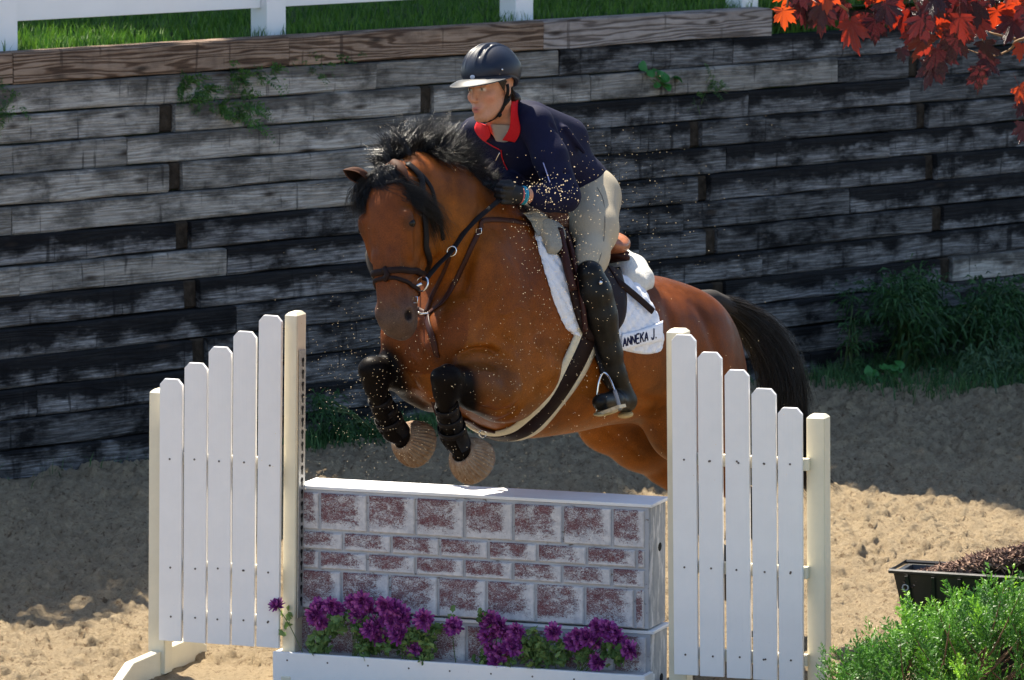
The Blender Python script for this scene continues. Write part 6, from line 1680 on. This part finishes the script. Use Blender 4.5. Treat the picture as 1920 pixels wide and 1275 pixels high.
def mulch():
    r = np.random.RandomState(17); V = []; n = 6500
    for i in range(n):
        x = r.uniform(.04, .93); y = r.uniform(.02, .19); hgt = np.interp(x, [.05, .12, .2, .3, .5, .75, .93], [.0, .025, .05, .09, .14, .16, .16])*math.sin(math.pi*min(1, max(0, (y+.02)/.24)))**.5
        c = tz+exn*x+ey*y+Vector((0, 0, -.035+hgt+r.uniform(-.02, .012))); d = Vector(r.normal(0, 1, 3)); d.z *= .45; d.normalize(); w = d.orthogonal().normalized(); q = r.uniform(0, 6.28); w = w*math.cos(q)+d.cross(w)*math.sin(q)
        L = r.uniform(.010, .030); W_ = r.uniform(.003, .008); t = w.cross(d)*.0018
        a_ = [c-d*L-w*W_*.5, c+d*L*.2-w*W_, c+d*L, c+w*W_*.8]; V += [p+t for p in a_]+[p-t for p in a_]
    V = np.array(V); b = np.arange(n)[:, None]*8; Q = np.concatenate([b+np.array([[0, 1, 2, 3]]), b+np.array([[7, 6, 5, 4]]), b+np.array([[0, 4, 5, 1]]), b+np.array([[1, 5, 6, 2]]), b+np.array([[2, 6, 7, 3]]), b+np.array([[3, 7, 4, 0]])])
    a = N('bark_mulch'); g = a.n('NewGeometry'); a.set(a.ramp(g.outputs['Random Per Island'], [(0, (.06, .035, .028)), (.6, (.17, .10, .075)), (1, (.36, .24, .17))]), .85, .2)
    o = link('bark_mulch', meshq('bark_mulch', V, Q, False), a.m, None, kind='stuff'); tag(o, 'heap of brown bark chips filling the black tray', 'mulch')
    mb = MB(); mb.add([tz+exn*.05+ey*.05+Vector((0, 0, -.07)), tz+exn*.9+ey*.05+Vector((0, 0, -.05)), tz+exn*.9+ey*.10+Vector((0, 0, .09)), tz+exn*.4+ey*.10+Vector((0, 0, .05)), tz+exn*.05+ey*.17+Vector((0, 0, -.07)), tz+exn*.9+ey*.17+Vector((0, 0, -.03))], [(0, 1, 2, 3), (0, 3, 4), (3, 2, 5, 4)])
    q = mb.build('mulch_core', simple('wet_mulch', (.05, .03, .022), .95), TRY, True); q['kind'] = 'stuff'
mulch()
# prop the tray on a low plinth of soil so it stands on the ground
MB().add([tz+exn*x+ey*y+Vector((0, 0, z)) for x, y, z in ((.09, .06, -.30), (.86, .06, -.30), (.86, .14, -.30), (.09, .14, -.30))]+[Vector((p.x, p.y, -.02)) for p in (tz+exn*.06+ey*.06, tz+exn*.9+ey*.06, tz+exn*.9+ey*.15, tz+exn*.06+ey*.15)], [(0, 1, 2, 3), (0, 4, 5, 1), (1, 5, 6, 2), (2, 6, 7, 3), (3, 7, 4, 0)]).build('stand', M_BLK, TRY, True)

# ---- weeds rooted in the wall
M_FERN = leafmat('fern_green', (.03, .085, .02), (.08, .19, .035), .35, .55); M_BROAD = leafmat('broad_leaf', (.03, .13, .03), (.06, .24, .05), .3, .45)
def wallp(u, v, out=.03):
    """point on the wall face seen at photo pixel"""
    r_ = ray(u, v); nrm = (WN+Vector((0, 0, STEP/CH))).normalized(); o = WA+WN*out; return CAMP+r_*((o-CAMP).dot(nrm)/r_.dot(nrm))
def frond(m, r, p, d, L, w_):
    nn, a_, b_ = basis(d, r); side = d.cross(WN).normalized(); pts = [p+d*L*t+Vector((0, 0, -.25*L*t*t)) for t in (0, .25, .5, .75, 1)]
    for i in range(1, 10):
        t = i/10; c = p+d*L*t+Vector((0, 0, -.25*L*t*t))
        for s in (-1, 1):
            q = (side*s*.9+d*.5+Vector(r.normal(0, .25, 3))).normalized(); l = w_*(1-t*.65)*r.uniform(.7, 1.2); e = d*l*.22
            m.add([c, c+q*l*.5+e, c+q*l, c+q*l*.5-e], [(0, 1, 2, 3)])
def fernplant(uvs, n, L, lb, seed, mat=None, down=1.0):
    r = np.random.RandomState(seed); c0 = wallp(*uvs[0]); T = empty('wall_weed', c0, 0, label=lb, cat='plant', group='weeds growing out of the timber wall'); m = MB()
    for i in range(n):
        u, v = uvs[r.randint(len(uvs))]; p = wallp(u+r.normal(0, 9), v+r.normal(0, 7), .015); d = (WN*r.uniform(.1, .8)+WE*r.normal(0, .6)+Vector((0, 0, r.uniform(-.9, .35)*down))).normalized(); frond(m, r, p, d, L*r.uniform(.5, 1.2), L*.30)
    m.build('fronds', mat or M_FERN, T, True)
    s = MB(); 
    for i in range(4): u, v = uvs[i % len(uvs)]; s.tube([wallp(u, v, -.01), wallp(u+r.normal(0, 8), v+10, .03), wallp(u+r.normal(0, 12), v+25, .04)], .002, 4)
    s.build('stems', M_STEM, T, True)
fernplant([(350, 140), (368, 150), (385, 165), (365, 180), (395, 200), (350, 160), (410, 205)], 46, .11, 'leafy green weed hanging below the brown cap timber at left', 1)
fernplant([(440, 140), (460, 150), (490, 135), (510, 130), (450, 175), (470, 190), (472, 230), (515, 115), (455, 205)], 54, .12, 'trailing weed on the wall right of the leafy one', 2)
fernplant([(560, 105), (585, 115), (600, 130), (645, 100), (625, 110)], 26, .085, 'small weed over the cap timber left of the rider', 3)
fernplant([(4, 160), (8, 185), (12, 205), (2, 215)], 22, .09, 'weed on the wall cut off by the left edge', 4)
fernplant([(1330, 130), (1340, 150), (1325, 170), (1305, 190)], 18, .08, 'thin weed on the dark timbers right of the broad leaves', 5)
def broad(uvs, size, n, lb, seed, grp='weeds growing out of the timber wall', pf=None, nm='wall_weed'):
    r = np.random.RandomState(seed); pf = pf or (lambda u, v: wallp(u, v, .05)); T = empty(nm, pf(*uvs[0]), 0, label=lb, cat='plant', group=grp); s = MB()
    for i in range(n):
        u, v = uvs[i % len(uvs)]; c = pf(u+r.normal(0, 6), v+r.normal(0, 4)); nrm = (WN*.6+Vector((r.normal(0, .35), r.normal(0, .35), .8))).normalized(); nn, a_, b_ = basis(nrm); q = r.uniform(0, 6.28); a2 = a_*math.cos(q)+b_*math.sin(q); b2 = nn.cross(a2); sz = size*r.uniform(.6, 1.1)
        V = [c]; 
        for k in range(14):
            ph = 2*math.pi*k/14; V.append(c+a2*math.cos(ph)*sz*(1+.15*math.cos(ph*3))+b2*math.sin(ph)*sz*.8+nn*sz*.2*math.cos(ph*2))
        m = MB(); m.add(V, [(0, k, k % 14+1) for k in range(1, 15)], True); m.build('leaf', M_BROAD, T, True)
        s.tube([pf(uvs[0][0], uvs[0][1]+8)-WN*.05, c], .0025, 4)
    s.build('stems', M_STEM, T, True)
broad([(1222, 135), (1238, 150), (1252, 158), (1268, 145), (1215, 128), (1245, 140), (1232, 160)], .038, 10, 'broad leafed green sprout on the dark timbers right of the rider', 6)
# ---- undergrowth at the foot of the wall
def wfoot(u, v, out):
    r_ = ray(u, v); o = WA+WN*out; return CAMP+r_*((o-CAMP).dot(WN)/r_.dot(WN))
def shrub(uvs, sprd, n, L, wl, mat, lb, seed, out=.35, nm='weed_shrub', droop=.5):
    r = np.random.RandomState(seed); b = wfoot(*uvs[0], out); T = empty(nm, (b.x, b.y, 0), 0, label=lb, cat='shrub', group='shrubs growing at the foot of the wall'); m = MB(); s = MB()
    for i in range(n):
        u, v = uvs[r.randint(len(uvs))]; c = wfoot(u+r.normal(0, sprd), v+r.normal(0, sprd*.8), out+r.normal(0, .12)); c.z = max(.02, c.z); d = Vector((r.normal(0, .8), r.normal(0, .8), r.normal(.1, .6))).normalized(); w_ = d.cross(Vector((r.normal(0, .4), r.normal(0, .4), 1))).normalized()
        for k in range(5):
            c2 = c+d*L*.35*k+Vector(r.normal(0, .012, 3)); d2 = (d+w_*(1 if k % 2 else -1)*.9+Vector(r.normal(0, .3, 3))).normalized(); p = d2.cross(Vector(r.normal(0, 1, 3))).normalized()*wl
            e = c2+d2*L*.5+Vector((0, 0, -.0)); f_ = c2+d2*L+Vector((0, 0, -L*droop)); m.add([c2, e+p, f_, e-p], [(0, 1, 2, 3)])
        if i % 14 == 0: s.tube([Vector((b.x+r.normal(0, .05), b.y+r.normal(0, .05), 0)), b.lerp(c, .5)+Vector((0, 0, .05)), c], [.006, .005, .002], 4)
    m.build('foliage', mat, T, True); s.build('stems', M_STEM, T, True)
M_DKW = leafmat('dark_undergrowth', (.014, .050, .016), (.04, .115, .03), .3, .6)
shrub([(1700, 580), (1730, 560), (1740, 610), (1680, 560), (1710, 640), (1760, 600), (1705, 550)], 20, 480, .075, .007, M_DKW, 'dark feathery shrub against the wall above the tray, left one', 1, .30)
shrub([(1850, 570), (1870, 570), (1890, 600), (1840, 610), (1905, 570), (1930, 620), (1860, 640), (1830, 600)], 21, 520, .075, .007, M_DKW, 'dark feathery shrub against the wall at the right edge of the photo', 2, .32)
shrub([(1830, 700), (1860, 715), (1890, 700), (1910, 720), (1870, 730), (1920, 690)], 14, 260, .085, .008, leafmat('grey_green_weed', (.03, .08, .03), (.07, .13, .055), .2, .6), 'grey green grassy weed below the right shrub', 3, .75, droop=.9)
shrub([(1600, 640), (1612, 680), (1590, 700), (1606, 600), (1600, 560)], 7, 90, .06, .005, M_DKW, 'thin upright weed in front of the wall right of the tail', 4, .15)
shrub([(700, 820), (640, 800), (740, 835), (610, 770), (600, 760)], 15, 150, .05, .006, M_DKW, 'low dark shrub at the wall foot behind the tall left post', 5, .1)
shrub([(1060, 815), (1100, 825), (1020, 822), (1080, 835)], 12, 140, .05, .006, M_DKW, 'low dark shrub at the wall foot under the horse belly', 6, .1)
broad([(1660, 690), (1640, 700), (1680, 685), (1650, 715), (1625, 705), (1638, 725), (1690, 700)], .038, 20, 'broad leafed burdock below the left dark shrub', 9, 'shrubs growing at the foot of the wall', lambda u, v: wfoot(u, v, .5), 'burdock')

# ---- sand thrown up by the hooves
def grains():
    r = np.random.RandomState(8); C = []; S = []
    def put(n, u, v, su, sv, d, sd, lo, hi):
        for i in range(n): C.append(P(r.normal(u, su), r.normal(v, sv), r.normal(d, sd))); S.append(r.uniform(lo, hi))
    put(70, 1050, 355, 28, 16, 19.55, .1, .0010, .0036); put(45, 1010, 345, 22, 12, 19.55, .1, .001, .003); put(120, 1030, 420, 40, 40, 19.5, .15, .0008, .0024)
    put(260, 1150, 360, 80, 80, 19.8, .4, .0006, .0020); put(380, 1060, 520, 60, 110, 19.4, .2, .0006, .0018); put(420, 960, 690, 100, 90, 19.35, .15, .0006, .0018)
    put(260, 720, 740, 60, 70, 19.4, .2, .0006, .0018); put(260, 850, 850, 180, 45, 19.5, .3, .0006, .0018); put(160, 640, 700, 40, 90, 19.9, .3, .0006, .0016)
    for i in range(330): C.append(P(r.uniform(500, 1500), r.uniform(200, 900), r.uniform(19.2, 20.6))); S.append(r.uniform(.0005, .0017))
    C = np.array(C); S = np.array(S)[:, None, None]; o = np.array([(1, 0, 0), (-1, 0, 0), (0, 1, 0), (0, -1, 0), (0, 0, 1), (0, 0, -1)], float); f = np.array([(0, 2, 4), (2, 1, 4), (1, 3, 4), (3, 0, 4), (2, 0, 5), (1, 2, 5), (3, 1, 5), (0, 3, 5)])
    V = C[:, None]+o[None]*S*r.uniform(.7, 1.3, (len(C), 6, 1)); Q = (np.arange(len(C))[:, None, None]*6+f[None]).reshape(-1, 3)
    o_ = link('flying_sand', meshq('flying_sand', V.reshape(-1, 3), Q, False), simple('flying_sand_grain', (.74, .58, .36), .7, .3, .1), None, kind='stuff'); tag(o_, 'grains of sand flying in the air around horse and rider', 'sand')
grains()
